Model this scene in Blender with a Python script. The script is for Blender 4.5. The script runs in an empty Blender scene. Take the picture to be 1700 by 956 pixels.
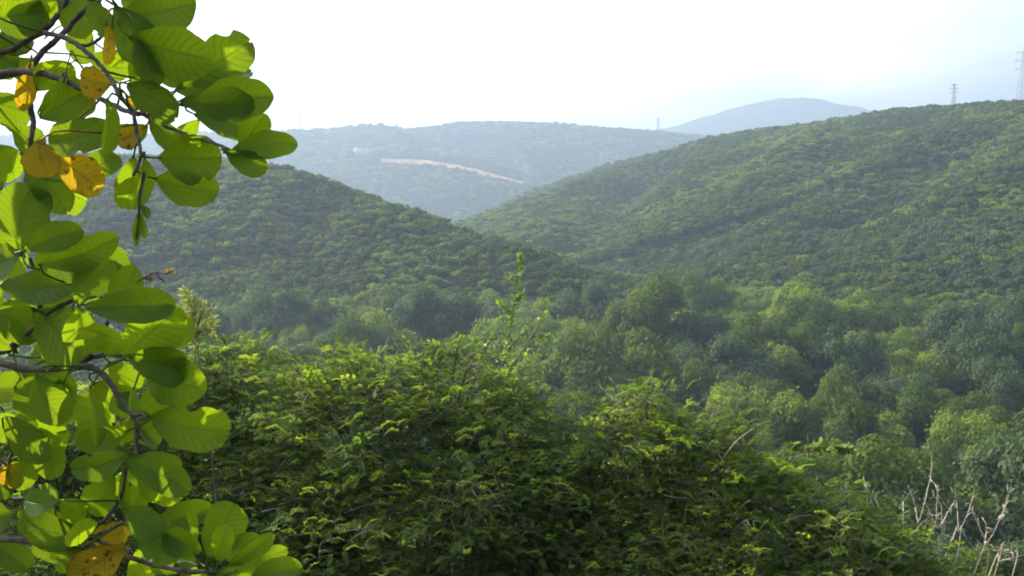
import bpy, math, random
import numpy as np
from mathutils import Vector, Matrix

random.seed(7)
rng = np.random.default_rng(11)
R = math.radians
sc = bpy.context.scene
col = sc.collection

# ------------------------------------------------------------------ camera, sky, sun, exposure
FPX = 850 / math.tan(R(27))            # focal length in photo pixels (photo is 1700 x 956)
PITCH = math.atan((478 - 330) / FPX)   # eye level lies at photo row 330
SUN_EL, SUN_AZ = R(24), R(-52)

cam = bpy.data.cameras.new('camera')
cam_o = bpy.data.objects.new('camera', cam)
col.objects.link(cam_o)
cam.sensor_width = 36
cam.lens = 18 / math.tan(R(27))
cam.clip_start, cam.clip_end = 0.05, 40000
cam_o.location = (0, 0, 0)
cam_o.rotation_euler = (math.pi / 2 - PITCH, 0, 0)
sc.camera = cam_o

world = bpy.data.worlds.new('World')
sc.world = world
world.use_nodes = True
wn = world.node_tree
sky = wn.nodes.new('ShaderNodeTexSky')
sky.sky_type = 'NISHITA'
sky.sun_disc = False
sky.sun_elevation = SUN_EL
sky.sun_rotation = SUN_AZ
sky.dust_density = 3.0
sky.air_density = 1.2
wn.nodes['Background'].inputs['Strength'].default_value = 0.105
# bright thin cloud over the blue, built in sky directions
tc = wn.nodes.new('ShaderNodeTexCoord')
mp = wn.nodes.new('ShaderNodeMapping')
mp.inputs['Scale'].default_value = (2.2, 2.2, 7.0)
nz = wn.nodes.new('ShaderNodeTexNoise')
nz.inputs['Scale'].default_value = 1.3
nz.inputs['Detail'].default_value = 5
rp = wn.nodes.new('ShaderNodeValToRGB')
rp.color_ramp.elements[0].position = 0.34
rp.color_ramp.elements[1].position = 0.60
mx = wn.nodes.new('ShaderNodeMix')
mx.data_type = 'RGBA'
mx.inputs['B'].default_value = (12.5, 12.5, 12.8, 1)
wn.links.new(tc.outputs['Generated'], mp.inputs['Vector'])
wn.links.new(mp.outputs[0], nz.inputs['Vector'])
wn.links.new(nz.outputs['Fac'], rp.inputs[0])
# the cloud is thick and bright towards the sun; the sky behind the eye is clear
vm = wn.nodes.new('ShaderNodeVectorMath')
vm.operation = 'DOT_PRODUCT'
vm.inputs[1].default_value = (math.sin(SUN_AZ) * math.cos(SUN_EL), math.cos(SUN_AZ) * math.cos(SUN_EL), math.sin(SUN_EL))
mr = wn.nodes.new('ShaderNodeMapRange')
mr.interpolation_type = 'SMOOTHSTEP'
mr.inputs['From Min'].default_value = 0.02
mr.inputs['From Max'].default_value = 0.62
ml = wn.nodes.new('ShaderNodeMath')
ml.operation = 'MULTIPLY'
mad = wn.nodes.new('ShaderNodeMath')
mad.operation = 'MULTIPLY_ADD'
mad.inputs[1].default_value = 0.55
mad.inputs[2].default_value = 0.45
wn.links.new(tc.outputs['Generated'], vm.inputs[0])
wn.links.new(vm.outputs['Value'], mr.inputs['Value'])
wn.links.new(rp.outputs['Color'], mad.inputs[0])
wn.links.new(mr.outputs[0], ml.inputs[0])
wn.links.new(mad.outputs[0], ml.inputs[1])
wn.links.new(ml.outputs[0], mx.inputs['Factor'])
wn.links.new(sky.outputs[0], mx.inputs['A'])
# a dull bank of cloud low down on the side away from the sun
sx = wn.nodes.new('ShaderNodeSeparateXYZ')
wn.links.new(tc.outputs['Generated'], sx.inputs[0])
bz = wn.nodes.new('ShaderNodeMath')
bz.operation = 'MULTIPLY_ADD'
bz.inputs[1].default_value = 0.06
wn.links.new(nz.outputs['Fac'], bz.inputs[0])
wn.links.new(sx.outputs['Z'], bz.inputs[2])
be = wn.nodes.new('ShaderNodeMapRange')
be.interpolation_type = 'SMOOTHSTEP'
be.inputs['From Min'].default_value = 0.115
be.inputs['From Max'].default_value = 0.165
be.inputs['To Min'].default_value = 1
be.inputs['To Max'].default_value = 0
wn.links.new(bz.outputs[0], be.inputs['Value'])
bs = wn.nodes.new('ShaderNodeMapRange')
bs.interpolation_type = 'SMOOTHSTEP'
bs.inputs['From Min'].default_value = 0.42
bs.inputs['From Max'].default_value = 0.66
bs.inputs['To Min'].default_value = 1
bs.inputs['To Max'].default_value = 0
wn.links.new(vm.outputs['Value'], bs.inputs['Value'])
bm_ = wn.nodes.new('ShaderNodeMath')
bm_.operation = 'MULTIPLY'
wn.links.new(be.outputs[0], bm_.inputs[0])
wn.links.new(bs.outputs[0], bm_.inputs[1])
bk = wn.nodes.new('ShaderNodeMix')
bk.data_type = 'RGBA'
bk.blend_type = 'MULTIPLY'
bk.inputs['B'].default_value = (0.60, 0.62, 0.72, 1)
wn.links.new(bm_.outputs[0], bk.inputs['Factor'])
wn.links.new(mx.outputs['Result'], bk.inputs['A'])
wn.links.new(bk.outputs['Result'], wn.nodes['Background'].inputs['Color'])

sun = bpy.data.lights.new('sun', 'SUN')
sun.energy = 5.0
sun.angle = R(0.5)
sun.color = (1.0, 0.91, 0.73)
sun_o = bpy.data.objects.new('sun', sun)
col.objects.link(sun_o)
S = Vector((math.sin(SUN_AZ) * math.cos(SUN_EL), math.cos(SUN_AZ) * math.cos(SUN_EL), math.sin(SUN_EL)))
sun_o.rotation_euler = S.to_track_quat('Z', 'Y').to_euler()
sun_o.location = S * 50

sc.view_settings.view_transform = 'Standard'
sc.view_settings.look = 'None'
sc.view_settings.exposure = 1.45
sc.view_settings.gamma = 1.0
sc.render.engine = 'CYCLES'
cy = sc.cycles
cy.use_denoising = True
cy.filter_width = 1.9
cy.max_bounces = 8
cy.diffuse_bounces = 3
cy.glossy_bounces = 2
cy.transmission_bounces = 5
cy.transparent_max_bounces = 8
cy.volume_bounces = 1
cy.sample_clamp_indirect = 6
cy.use_adaptive_sampling = True
cy.adaptive_threshold = 0.02

HAZE_DENSITY = 0.00037

# ------------------------------------------------------------------ helpers
FWD = np.array([0, math.cos(PITCH), -math.sin(PITCH)])
UPV = np.array([0, math.sin(PITCH), math.cos(PITCH)])
RGT = np.array([1.0, 0, 0])


def P(px, py, D):
    """The point of the place seen at photo pixel (px, py), D metres ahead."""
    d = FWD + RGT * (px - 850) / FPX + UPV * (478 - py) / FPX
    return d * (D / d[1])


def pix(p):
    p = np.atleast_2d(p)
    d = p @ FWD
    return np.stack([850 + FPX * (p @ RGT) / d, 478 - FPX * (p @ UPV) / d, d], 1)


def mesh_np(name, verts, quads, mats=(), smooth=False, attrs=None, uvs=None, mat_idx=None):
    """One mesh from a vertex array and an array of quads (or tris)."""
    me = bpy.data.meshes.new(name)
    verts = np.asarray(verts, np.float32)
    quads = np.asarray(quads, np.int32)
    n, k = quads.shape
    me.vertices.add(len(verts))
    me.vertices.foreach_set('co', verts.ravel())
    me.loops.add(n * k)
    me.loops.foreach_set('vertex_index', quads.ravel())
    me.polygons.add(n)
    me.polygons.foreach_set('loop_start', np.arange(n, dtype=np.int32) * k)
    if smooth:
        me.polygons.foreach_set('use_smooth', np.ones(n, bool))
    for m in mats:
        me.materials.append(m)
    if mat_idx is not None:
        me.polygons.foreach_set('material_index', np.asarray(mat_idx, np.int32))
    me.update(calc_edges=True)
    for a, v in (attrs or {}).items():
        at = me.attributes.new(a, 'FLOAT', 'POINT')
        at.data.foreach_set('value', np.asarray(v, np.float32))
    if uvs is not None:
        uv = me.uv_layers.new(name='UVMap')
        uv.data.foreach_set('uv', np.asarray(uvs, np.float32)[quads.ravel()].ravel())
    me.validate()
    return me


def link(name, me, parent=None):
    o = bpy.data.objects.new(name, me)
    col.objects.link(o)
    if parent is not None:
        o.parent = parent
    return o


def empty(name, loc):
    o = bpy.data.objects.new(name, None)
    o.empty_display_size = 0.3
    o.location = loc
    col.objects.link(o)
    return o


def tag(o, label=None, cat=None, group=None, kind=None):
    if label: o['label'] = label
    if cat: o['category'] = cat
    if group: o['group'] = group
    if kind: o['kind'] = kind
    return o


class MB:
    """Collects tubes, boxes and quads; build() links them as ONE mesh object."""

    def __init__(self):
        self.v, self.f, self.n = [], [], 0

    def add(self, v, f):
        self.v.append(np.asarray(v, float))
        self.f.append(np.asarray(f, int) + self.n)
        self.n += len(v)

    def tube(self, pts, rad, sides=6):
        pts = np.asarray(pts, float)
        m = len(pts)
        rad = np.broadcast_to(np.asarray(rad, float), (m,)) if np.ndim(rad) else np.full(m, rad)
        tg = np.gradient(pts, axis=0)
        tg /= np.linalg.norm(tg, axis=1)[:, None] + 1e-9
        a = np.array([0, 0, 1.0]) if abs(tg[0][2]) < 0.9 else np.array([1.0, 0, 0])
        rings = []
        ang = np.linspace(0, 2 * np.pi, sides, endpoint=False)
        for i in range(m):
            a = a - tg[i] * (a @ tg[i])
            a /= np.linalg.norm(a) + 1e-9
            b = np.cross(tg[i], a)
            rings.append(pts[i] + rad[i] * (np.cos(ang)[:, None] * a + np.sin(ang)[:, None] * b))
        v = np.concatenate(rings + [pts[:1], pts[-1:]])
        f = []
        for i in range(m - 1):
            for j in range(sides):
                k = (j + 1) % sides
                f.append([i * sides + j, i * sides + k, (i + 1) * sides + k, (i + 1) * sides + j])
        for j in range(0, sides, 2):
            k, l = (j + 1) % sides, (j + 2) % sides
            f.append([m * sides, l, k, j])
            o = (m - 1) * sides
            f.append([m * sides + 1, o + j, o + k, o + l])
        self.add(v, f)

    def box(self, c, s):
        c, s = np.asarray(c, float), np.asarray(s, float) / 2
        v = np.array([[x, y, z] for x in (-1, 1) for y in (-1, 1) for z in (-1, 1)]) * s + c
        self.add(v, [[0, 1, 3, 2], [4, 6, 7, 5], [0, 4, 5, 1], [2, 3, 7, 6], [0, 2, 6, 4], [1, 5, 7, 3]])

    def build(self, name, mat, parent=None, smooth=True, origin=None):
        v = np.concatenate(self.v)
        if origin is not None:
            v = v - np.asarray(origin)
        return link(name, mesh_np(name, v, np.concatenate(self.f), [mat], smooth), parent)


def spline(pts, n):
    """Catmull-Rom through the points."""
    p = np.asarray(pts, float)
    p = np.vstack([2 * p[0] - p[1], p, 2 * p[-1] - p[-2]])
    out = []
    segs = len(p) - 3
    for t in np.linspace(0, segs - 1e-6, n):
        i = int(t)
        u = t - i
        a, b, c, d = p[i:i + 4]
        out.append(0.5 * (2 * b + (c - a) * u + (2 * a - 5 * b + 4 * c - d) * u ** 2 + (3 * b - a - 3 * c + d) * u ** 3))
    return np.array(out)


_perm = np.random.default_rng(3).random((256, 256))


def vnoise(x, y):
    """Smooth value noise in 0..1."""
    x, y = np.asarray(x, float), np.asarray(y, float)
    xi, yi = np.floor(x).astype(int), np.floor(y).astype(int)
    u, v = x - xi, y - yi
    u, v = u * u * (3 - 2 * u), v * v * (3 - 2 * v)
    g = lambda a, b: _perm[a % 256, b % 256]
    return (g(xi, yi) * (1 - u) + g(xi + 1, yi) * u) * (1 - v) + (g(xi, yi + 1) * (1 - u) + g(xi + 1, yi + 1) * u) * v


def fbm(x, y, o=4):
    s, a, t = 0, 1.0, 0
    for i in range(o):
        s = s + a * vnoise(x * 2 ** i + 17 * i, y * 2 ** i + 31 * i)
        t += a
        a *= 0.5
    return s / t


# ------------------------------------------------------------------ materials
def new_mat(name):
    m = bpy.data.materials.new(name)
    m.use_nodes = True
    nt = m.node_tree
    for n in list(nt.nodes):
        nt.nodes.remove(n)
    out = nt.nodes.new('ShaderNodeOutputMaterial')
    return m, nt, out


def N(nt, t, **kw):
    n = nt.nodes.new(t)
    for k, v in kw.items():
        setattr(n, k, v)
    return n


def leaf_mat(name, cols, trans=0.35, tcol=1.6, rough=0.7, spec=0.10, vary='object'):
    """Thin foliage: reflects, and lets yellowish light through."""
    m, nt, out = new_mat(name)
    ramp = N(nt, 'ShaderNodeValToRGB')
    while len(ramp.color_ramp.elements) < len(cols):
        ramp.color_ramp.elements.new(0.5)
    for i, c in enumerate(cols):
        e = ramp.color_ramp.elements[i]
        e.position = i / (len(cols) - 1)
        e.color = (*c, 1)
    if vary == 'attr':
        at = N(nt, 'ShaderNodeAttribute', attribute_name='tint')
        nt.links.new(at.outputs['Fac'], ramp.inputs[0])
    else:
        at = N(nt, 'ShaderNodeAttribute', attribute_name='tint')
        oi = N(nt, 'ShaderNodeObjectInfo')
        ma = N(nt, 'ShaderNodeMath', operation='MULTIPLY_ADD')
        mb = N(nt, 'ShaderNodeMath', operation='MULTIPLY')
        mb.inputs[1].default_value = 0.45
        nt.links.new(at.outputs['Fac'], mb.inputs[0])
        ma.inputs[1].default_value = 0.6
        nt.links.new(oi.outputs['Random'], ma.inputs[0])
        nt.links.new(mb.outputs[0], ma.inputs[2])
        nt.links.new(ma.outputs[0], ramp.inputs[0])
    p = N(nt, 'ShaderNodeBsdfPrincipled')
    p.inputs['Roughness'].default_value = rough
    p.inputs['Specular IOR Level'].default_value = spec
    t = N(nt, 'ShaderNodeBsdfTranslucent')
    mul = N(nt, 'ShaderNodeMix', data_type='RGBA', blend_type='MULTIPLY')
    mul.inputs['Factor'].default_value = 1
    mul.inputs['B'].default_value = (tcol * 1.05, tcol * 1.08, tcol * 0.45, 1)
    mix = N(nt, 'ShaderNodeMixShader')
    mix.inputs[0].default_value = trans
    nt.links.new(ramp.outputs[0], p.inputs['Base Color'])
    nt.links.new(ramp.outputs[0], mul.inputs['A'])
    nt.links.new(mul.outputs['Result'], t.inputs['Color'])
    nt.links.new(p.outputs[0], mix.inputs[1])
    nt.links.new(t.outputs[0], mix.inputs[2])
    nt.links.new(mix.outputs[0], out.inputs['Surface'])
    return m


def bark_mat(name, c0, c1, scale=30, rough=0.85):
    m, nt, out = new_mat(name)
    tcn = N(nt, 'ShaderNodeTexCoord')
    n1 = N(nt, 'ShaderNodeTexNoise')
    n1.inputs['Scale'].default_value = scale
    n1.inputs['Detail'].default_value = 6
    r = N(nt, 'ShaderNodeValToRGB')
    r.color_ramp.elements[0].color = (*c0, 1)
    r.color_ramp.elements[1].color = (*c1, 1)
    r.color_ramp.elements[0].position = 0.35
    r.color_ramp.elements[1].position = 0.68
    b = N(nt, 'ShaderNodeBump')
    b.inputs['Strength'].default_value = 0.5
    b.inputs['Distance'].default_value = 0.004
    p = N(nt, 'ShaderNodeBsdfPrincipled')
    p.inputs['Roughness'].default_value = rough
    nt.links.new(tcn.outputs['Object'], n1.inputs['Vector'])
    nt.links.new(n1.outputs['Fac'], r.inputs[0])
    nt.links.new(n1.outputs['Fac'], b.inputs['Height'])
    nt.links.new(r.outputs[0], p.inputs['Base Color'])
    nt.links.new(b.outputs[0], p.inputs['Normal'])
    nt.links.new(p.outputs[0], out.inputs['Surface'])
    return m


def plain_mat(name, c, rough=0.7, metal=0.0):
    return bark_mat(name, tuple(x * 0.88 for x in c), tuple(min(1, x * 1.08) for x in c), 2.0, rough)


M = {}
M['crown_dark'] = leaf_mat('crown_dark', [(.032, .058, .013), (.064, .102, .019), (.102, .144, .026)], .34)
M['crown_bright'] = leaf_mat('crown_bright', [(.094, .148, .022), (.138, .198, .028), (.172, .225, .036)], .35)
M['crown_grey'] = leaf_mat('crown_grey', [(.045, .078, .038), (.065, .100, .048), (.085, .120, .062)], .28)
M['crown_olive'] = leaf_mat('crown_olive', [(.058, .092, .018), (.088, .122, .022), (.120, .140, .030)], .30)
M['bark'] = bark_mat('bark', (.06, .045, .035), (.20, .16, .12), 12)
M['grey_bark'] = bark_mat('grey_bark', (.12, .10, .085), (.34, .30, .26), 14)
M['dead_wood'] = bark_mat('dead_wood', (.28, .24, .18), (.56, .50, .40), 40)
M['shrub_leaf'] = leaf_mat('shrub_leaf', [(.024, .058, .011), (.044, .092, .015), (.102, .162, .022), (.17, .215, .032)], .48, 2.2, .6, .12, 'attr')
M['shoot_leaf'] = leaf_mat('shoot_leaf', [(.07, .14, .03), (.11, .19, .04), (.17, .24, .06)], .45, 1.6, .45, .35, 'attr')
M['willow_leaf'] = leaf_mat('willow_leaf', [(.16, .20, .06), (.24, .27, .09), (.32, .33, .14)], .45, 1.5, .5, .3, 'attr')

# ------------------------------------------------------------------ terrain: one sheet, crests laid out in the valley
FLOOR = -45.0


def ridge(rows, gully=0.0, wave=70.0, seed=0):
    """rows: (px, py, D, near width, far width, tree height hiding the soil)."""
    pts, wn_, wf = [], [], []
    for (px, py, D, a, b, t) in rows:
        q = P(px, py, D)
        q[2] -= t
        pts.append(q)
        wn_.append(a)
        wf.append(b)
    return dict(p=np.array(pts), wn=np.array(wn_, float), wf=np.array(wf, float), g=gully, wave=wave, s=seed)


RIDGES = [
    # left hill
    ridge([(-700, 250, 520, 330, 260, 3), (-200, 250, 500, 300, 220, 3), (200, 258, 490, 270, 200, 3), (360, 264, 470, 245, 180, 3), (440, 272, 450, 225, 160, 3),
           (500, 285, 440, 210, 150, 3), (560, 310, 420, 195, 140, 3), (650, 343, 395, 180, 130, 3), (750, 380, 370, 160, 120, 3),
           (850, 405, 350, 140, 110, 3), (900, 432, 335, 120, 100, 3), (950, 465, 320, 100, 90, 3), (1005, 515, 305, 75, 75, 3)], 7, 55, 1),
    # right hill
    ridge([(2400, 120, 420, 330, 400, 4), (1900, 150, 560, 380, 400, 4), (1700, 165, 640, 400, 400, 4), (1500, 182, 740, 430, 400, 4), (1350, 205, 830, 400, 400, 4),
           (1200, 228, 960, 275, 350, 4), (1100, 254, 1050, 225, 300, 4), (1000, 280, 1110, 185, 220, 4), (900, 314, 1140, 150, 150, 4),
           (810, 350, 1150, 90, 90, 4), (760, 376, 1150, 45, 45, 4)], 8, 75, 2),
    # spur of the right hill running down to the valley
    ridge([(1230, 236, 930, 190, 120, 4), (1190, 285, 800, 180, 120, 4), (1130, 340, 680, 160, 110, 4), (1070, 400, 570, 130, 100, 4), (1020, 450, 490, 90, 80, 4)], 3, 40, 3),
    ridge([(1400, 228, 780, 200, 120, 4), (1340, 295, 660, 180, 110, 4), (1260, 370, 550, 140, 100, 4), (1180, 440, 460, 95, 80, 4)], 3, 40, 4),
    # low rise at the right
    ridge([(2100, 470, 340, 160, 170, 4), (1800, 482, 330, 140, 140, 4), (1700, 494, 318, 130, 130, 4), (1590, 530, 292, 105, 90, 4), (1490, 575, 266, 70, 70, 4)], 3, 45, 5),
    # far hill
    ridge([(-500, 225, 2375, 875, 750, 5), (200, 226, 2375, 875, 750, 5), (380, 222, 2350, 875, 750, 5), (460, 219, 2312, 812, 625, 5), (540, 217, 2312, 750, 625, 5), (610, 209, 2375, 812, 625, 5),
           (665, 217, 2438, 812, 625, 5), (720, 210, 2500, 875, 625, 5), (790, 203, 2562, 938, 625, 5), (880, 206, 2562, 938, 625, 5),
           (1000, 212, 2525, 875, 625, 5), (1120, 222, 2500, 875, 625, 5), (1300, 240, 2475, 750, 625, 5)], 26, 150, 6),
    # spur of the far hill that carries the house and the road
    ridge([(460, 222, 2312, 375, 375, 5), (600, 250, 2050, 325, 325, 5), (740, 280, 1900, 300, 300, 5), (870, 312, 1775, 250, 250, 5)], 6, 90, 8),
    # hill far behind
    ridge([(1000, 226, 4300, 983, 983, 0), (1110, 211, 4300, 1106, 983, 0), (1200, 184, 4300, 1229, 1106, 0), (1280, 164, 4300, 1351, 1106, 0), (1350, 163, 4300, 1351, 1106, 0),
           (1430, 180, 4300, 1229, 1106, 0), (1560, 222, 4300, 1106, 983, 0)], 30, 260, 9),
]


def ridge_h(rd, x, y, base):
    p = rd['p']
    best = np.full(x.shape, 1e18)
    zc = np.zeros(x.shape)
    W = np.ones(x.shape)
    s_at = np.zeros(x.shape)
    s0 = 0.0
    for i in range(len(p) - 1):
        a, b = p[i], p[i + 1]
        d = b[:2] - a[:2]
        L2 = d @ d
        t = np.clip(((x - a[0]) * d[0] + (y - a[1]) * d[1]) / L2, 0, 1)
        cx, cy_ = a[0] + t * d[0], a[1] + t * d[1]
        dd = (x - cx) ** 2 + (y - cy_) ** 2
        side = (d[0] * (y - a[1]) - d[1] * (x - a[0]))
        near = (x * x + y * y) < (cx * cx + cy_ * cy_)
        w = np.where(near, rd['wn'][i] * (1 - t) + rd['wn'][i + 1] * t, rd['wf'][i] * (1 - t) + rd['wf'][i + 1] * t)
        m = dd < best
        best = np.where(m, dd, best)
        zc = np.where(m, a[2] + t * (b[2] - a[2]), zc)
        W = np.where(m, w, W)
        s_at = np.where(m, s0 + t * math.sqrt(L2), s_at)
        s0 += math.sqrt(L2)
    dist = np.sqrt(best)
    q = dist / W
    q = np.sqrt(q * q + 0.0064) - 0.08
    prof = 1 - q
    h = base + np.maximum(zc - base, 1.0) * np.maximum(prof, -1.5)
    if rd['g']:
        sv = s_at / rd['wave'] + 0.9 * fbm(x / rd['wave'] / 1.6 + rd['s'], y / rd['wave'] / 1.6, 2)
        env = np.clip(q, 0, 1) * np.clip(1.25 - q, 0, 1) * 3.0
        g = vnoise(sv, np.full_like(sv, rd['s'] * 7.3) + q * 0.5)
        h = h - rd['g'] * env * (1 - np.abs(2 * g - 1)) ** 1.4
    return h


def H(x, y):
    x, y = np.asarray(x, float), np.asarray(y, float)
    rad = np.sqrt(x * x + y * y)
    floor = FLOOR + 3.0 * (fbm(x / 60, y / 60, 3) - .5) - 0.004 * np.clip(y - 200, 0, 1500)
    near = -1.6 - 0.40 * y - 0.06 * np.abs(x) * 0 + 0.5 * (fbm(x / 5 + 9, y / 5, 3) - .5) * np.clip(rad / 4, 0, 1)
    near = np.where(y < 0, -1.6 - 0.22 * y, near)
    near = np.minimum(near, 18)
    z = 3.0 * np.logaddexp(near / 3.0, floor / 3.0)
    for rd in RIDGES:
        h = ridge_h(rd, x, y, floor - 2)
        k = np.clip(rad / 120, 0.5, 6)
        z = np.where(rad > 60, k * np.logaddexp(h / k, z / k), z)
    z = z + np.clip((rad - 60) / 200, 0, 1) * np.clip(rad / 900, .4, 3) * 5.0 * (fbm(x / 45 + 3, y / 45 + 8, 4) - .5)
    return z


_H0 = H
BUMPS = []


def seg_dist(poly, x, y):
    best = np.full(np.shape(x), 1e18)
    for a, b in zip(poly[:-1], poly[1:]):
        d = b - a
        t = np.clip(((x - a[0]) * d[0] + (y - a[1]) * d[1]) / (d @ d), 0, 1)
        best = np.minimum(best, (x - a[0] - t * d[0]) ** 2 + (y - a[1] - t * d[1]) ** 2)
    return best


def H(x, y):
    z = _H0(x, y)
    for poly, amp, w in BUMPS:
        z = z + amp * np.exp(-seg_dist(poly, np.asarray(x, float), np.asarray(y, float)) / (w * w))
    return z


_spurs = []
for poly, amp, w in [
        ([(1180, 238), (1060, 272), (960, 312), (880, 345)], 9, 34), ([(1110, 262), (1062, 298), (1022, 345), (990, 385)], -20, 26),
        ([(1165, 252), (1105, 295), (1070, 335), (1030, 385)], 13, 28), ([(1230, 258), (1160, 310), (1090, 372), (1020, 430)], -12, 24),
        ([(1335, 238), (1211, 324), (1101, 394), (1009, 462)], 15, 32), ([(1400, 256), (1308, 302), (1237, 342), (1132, 412), (1080, 450)], -19, 28),
        ([(1490, 240), (1390, 300), (1300, 358), (1190, 440)], 13, 34), ([(1570, 262), (1470, 330), (1350, 405), (1250, 470)], -14, 28),
        ([(1690, 262), (1560, 345), (1440, 415), (1340, 480)], 11, 34), ([(1700, 350), (1600, 400), (1500, 450)], -12, 26),
        ([(560, 330), (540, 420), (560, 520)], -7, 24), ([(700, 380), (720, 440), (760, 510)], -6, 20), ([(640, 355), (640, 430), (680, 520)], 6, 24)]:
    line = []
    for px, py in poly:
        Ds = np.geomspace(170 if poly[0][0] < 800 else 390, 1250, 500)
        q = np.array([P(px, py, D) for D in Ds])
        hit = np.where(_H0(q[:, 0], q[:, 1]) + 4 > q[:, 2])[0]
        if len(hit): line.append(q[hit[0]][:2])
    if len(line) > 1: _spurs.append((np.array(line), amp * (.55 if poly[0][0] > 1150 else .85), w))
BUMPS += _spurs


def H1(x, y):
    return float(H(np.array([x]), np.array([y]))[0])


fine = np.linspace(-44, 44, 441)
coarse = np.linspace(44, 316, 69)[1:-1]
ang = np.radians(np.concatenate([fine, coarse]))
radii = np.concatenate([[0.0], np.geomspace(0.8, 9000, 470)])
AA, RR = np.meshgrid(ang, radii[1:])
gx, gy = RR * np.sin(AA), RR * np.cos(AA)
gz = H(gx, gy)
nA, nR = len(ang), len(radii) - 1
tv = np.concatenate([np.stack([gx.ravel(), gy.ravel(), gz.ravel()], 1), [[0, 0, -1.6]]])
ii, jj = np.meshgrid(np.arange(nR - 1), np.arange(nA), indexing='ij')
jn = (jj + 1) % nA
tq = np.stack([ii * nA + jj, (ii + 1) * nA + jj, (ii + 1) * nA + jn, ii * nA + jn], -1).reshape(-1, 4)
cap = np.array([[nR * nA, (j) % nA, (j + 1) % nA, (j + 2) % nA] for j in range(0, nA - 1, 2)])
tq = np.concatenate([tq, cap])[:, ::-1]

m, nt, out = new_mat('scrub_soil')
tcn = N(nt, 'ShaderNodeTexCoord')
n1 = N(nt, 'ShaderNodeTexNoise'); n1.inputs['Scale'].default_value = 0.12; n1.inputs['Detail'].default_value = 8; n1.inputs['Roughness'].default_value = .7
n2 = N(nt, 'ShaderNodeTexVoronoi'); n2.inputs['Scale'].default_value = 0.055
rr = N(nt, 'ShaderNodeValToRGB')
rr.color_ramp.elements[0].position = .3; rr.color_ramp.elements[0].color = (.022, .040, .014, 1)
rr.color_ramp.elements[1].position = .75; rr.color_ramp.elements[1].color = (.065, .085, .028, 1)
e = rr.color_ramp.elements.new(.55); e.color = (.040, .060, .020, 1)
bp = N(nt, 'ShaderNodeBump'); bp.inputs['Strength'].default_value = .9; bp.inputs['Distance'].default_value = 6
ad = N(nt, 'ShaderNodeMath', operation='ADD')
pb = N(nt, 'ShaderNodeBsdfPrincipled'); pb.inputs['Roughness'].default_value = .95; pb.inputs['Specular IOR Level'].default_value = .1
for n in (n1, n2): nt.links.new(tcn.outputs['Object'], n.inputs['Vector'])
nt.links.new(n1.outputs['Fac'], rr.inputs[0])
nt.links.new(n1.outputs['Fac'], ad.inputs[0]); nt.links.new(n2.outputs['Distance'], ad.inputs[1])
nt.links.new(ad.outputs[0], bp.inputs['Height'])
nt.links.new(rr.outputs[0], pb.inputs['Base Color']); nt.links.new(bp.outputs[0], pb.inputs['Normal'])
nt.links.new(pb.outputs[0], out.inputs['Surface'])
M['soil'] = m
terrain = link('terrain', mesh_np('terrain', tv, tq, [M['soil']], True))
tag(terrain, 'green scrub covered hills folding around a wooded valley', 'terrain', kind='structure')

# lookup of what the eye can see over the terrain (used only to leave out what no one could see)
elev = gz / RR
hor = np.maximum.accumulate(elev, axis=0)


def visible(x, y, z):
    a = np.degrees(np.arctan2(x, y))
    r = np.hypot(x, y)
    ai = np.clip(np.round((a + 44) / 0.2).astype(int), 0, 440)
    ri = np.clip(np.searchsorted(radii[1:], r) - 2, 0, nR - 1)
    return (np.abs(a) < 44) & (z / r > hor[ri, ai])


# ------------------------------------------------------------------ tree crowns
def crown_mesh(name, mat, n_leaf, leaf, n_blob, seed, flat=0.75, airy=0.0, low=-0.04):
    """Crown of unit radius standing on z=0: leaf-sized faces spread through uneven clumps."""
    g = np.random.default_rng(seed)
    blobs = []
    for i in range(n_blob):
        a = g.uniform(0, 2 * np.pi)
        rr_ = math.sqrt(g.uniform(0, 1)) * 0.78
        dome = math.sqrt(max(0, 1 - rr_ ** 2))
        zt = low + (0.16 + 0.95 * dome * g.uniform(0.55, 1.0)) * flat
        blobs.append([rr_ * math.cos(a), rr_ * math.sin(a), zt, g.uniform(.12, .34), g.uniform(0, 1)])
    for i in range(n_blob // 2):      # skirts
        a = g.uniform(0, 2 * np.pi)
        rr_ = g.uniform(.55, .9)
        blobs.append([rr_ * math.cos(a), rr_ * math.sin(a), low + g.uniform(.08, .4) * flat, g.uniform(.18, .32), g.uniform(0, 1)])
    blobs = np.array(blobs)
    w = blobs[:, 3] ** 2
    k = g.choice(len(blobs), n_leaf, p=w / w.sum())
    d = g.normal(size=(n_leaf, 3))
    d[:, 2] = np.abs(d[:, 2]) * 1.1 - 0.35
    d /= np.linalg.norm(d, axis=1)[:, None]
    rad = blobs[k, 3] * (0.55 + 0.5 * g.random(n_leaf) ** .6) * (1 + airy * g.normal(size=n_leaf) * .35)
    rad = rad * np.where(g.random(n_leaf) < .10, g.uniform(1.1, 1.5, n_leaf), 1)
    c = blobs[k, :3] + d * rad[:, None] * np.array([1, 1, .8])
    nrm = d + np.array([0, 0, .35]) + 0.55 * g.normal(size=(n_leaf, 3))
    nrm /= np.linalg.norm(nrm, axis=1)[:, None]
    t = np.cross(nrm, g.normal(size=(n_leaf, 3)))
    t /= np.linalg.norm(t, axis=1)[:, None] + 1e-9
    b = np.cross(nrm, t)
    s = leaf * g.uniform(.6, 1.3, n_leaf)[:, None]
    v = np.stack([c - t * s, c - b * s * .55 + nrm * s * .12, c + t * s, c + b * s * .55 + nrm * s * .12], 1).reshape(-1, 3)
    q = np.arange(n_leaf * 4).reshape(-1, 4)
    tint = np.repeat(np.clip(.5 * blobs[k, 4] + .5 * g.random(n_leaf), 0, 1), 4)
    return mesh_np(name, v, q, [mat], attrs={'tint': tint})


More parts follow.
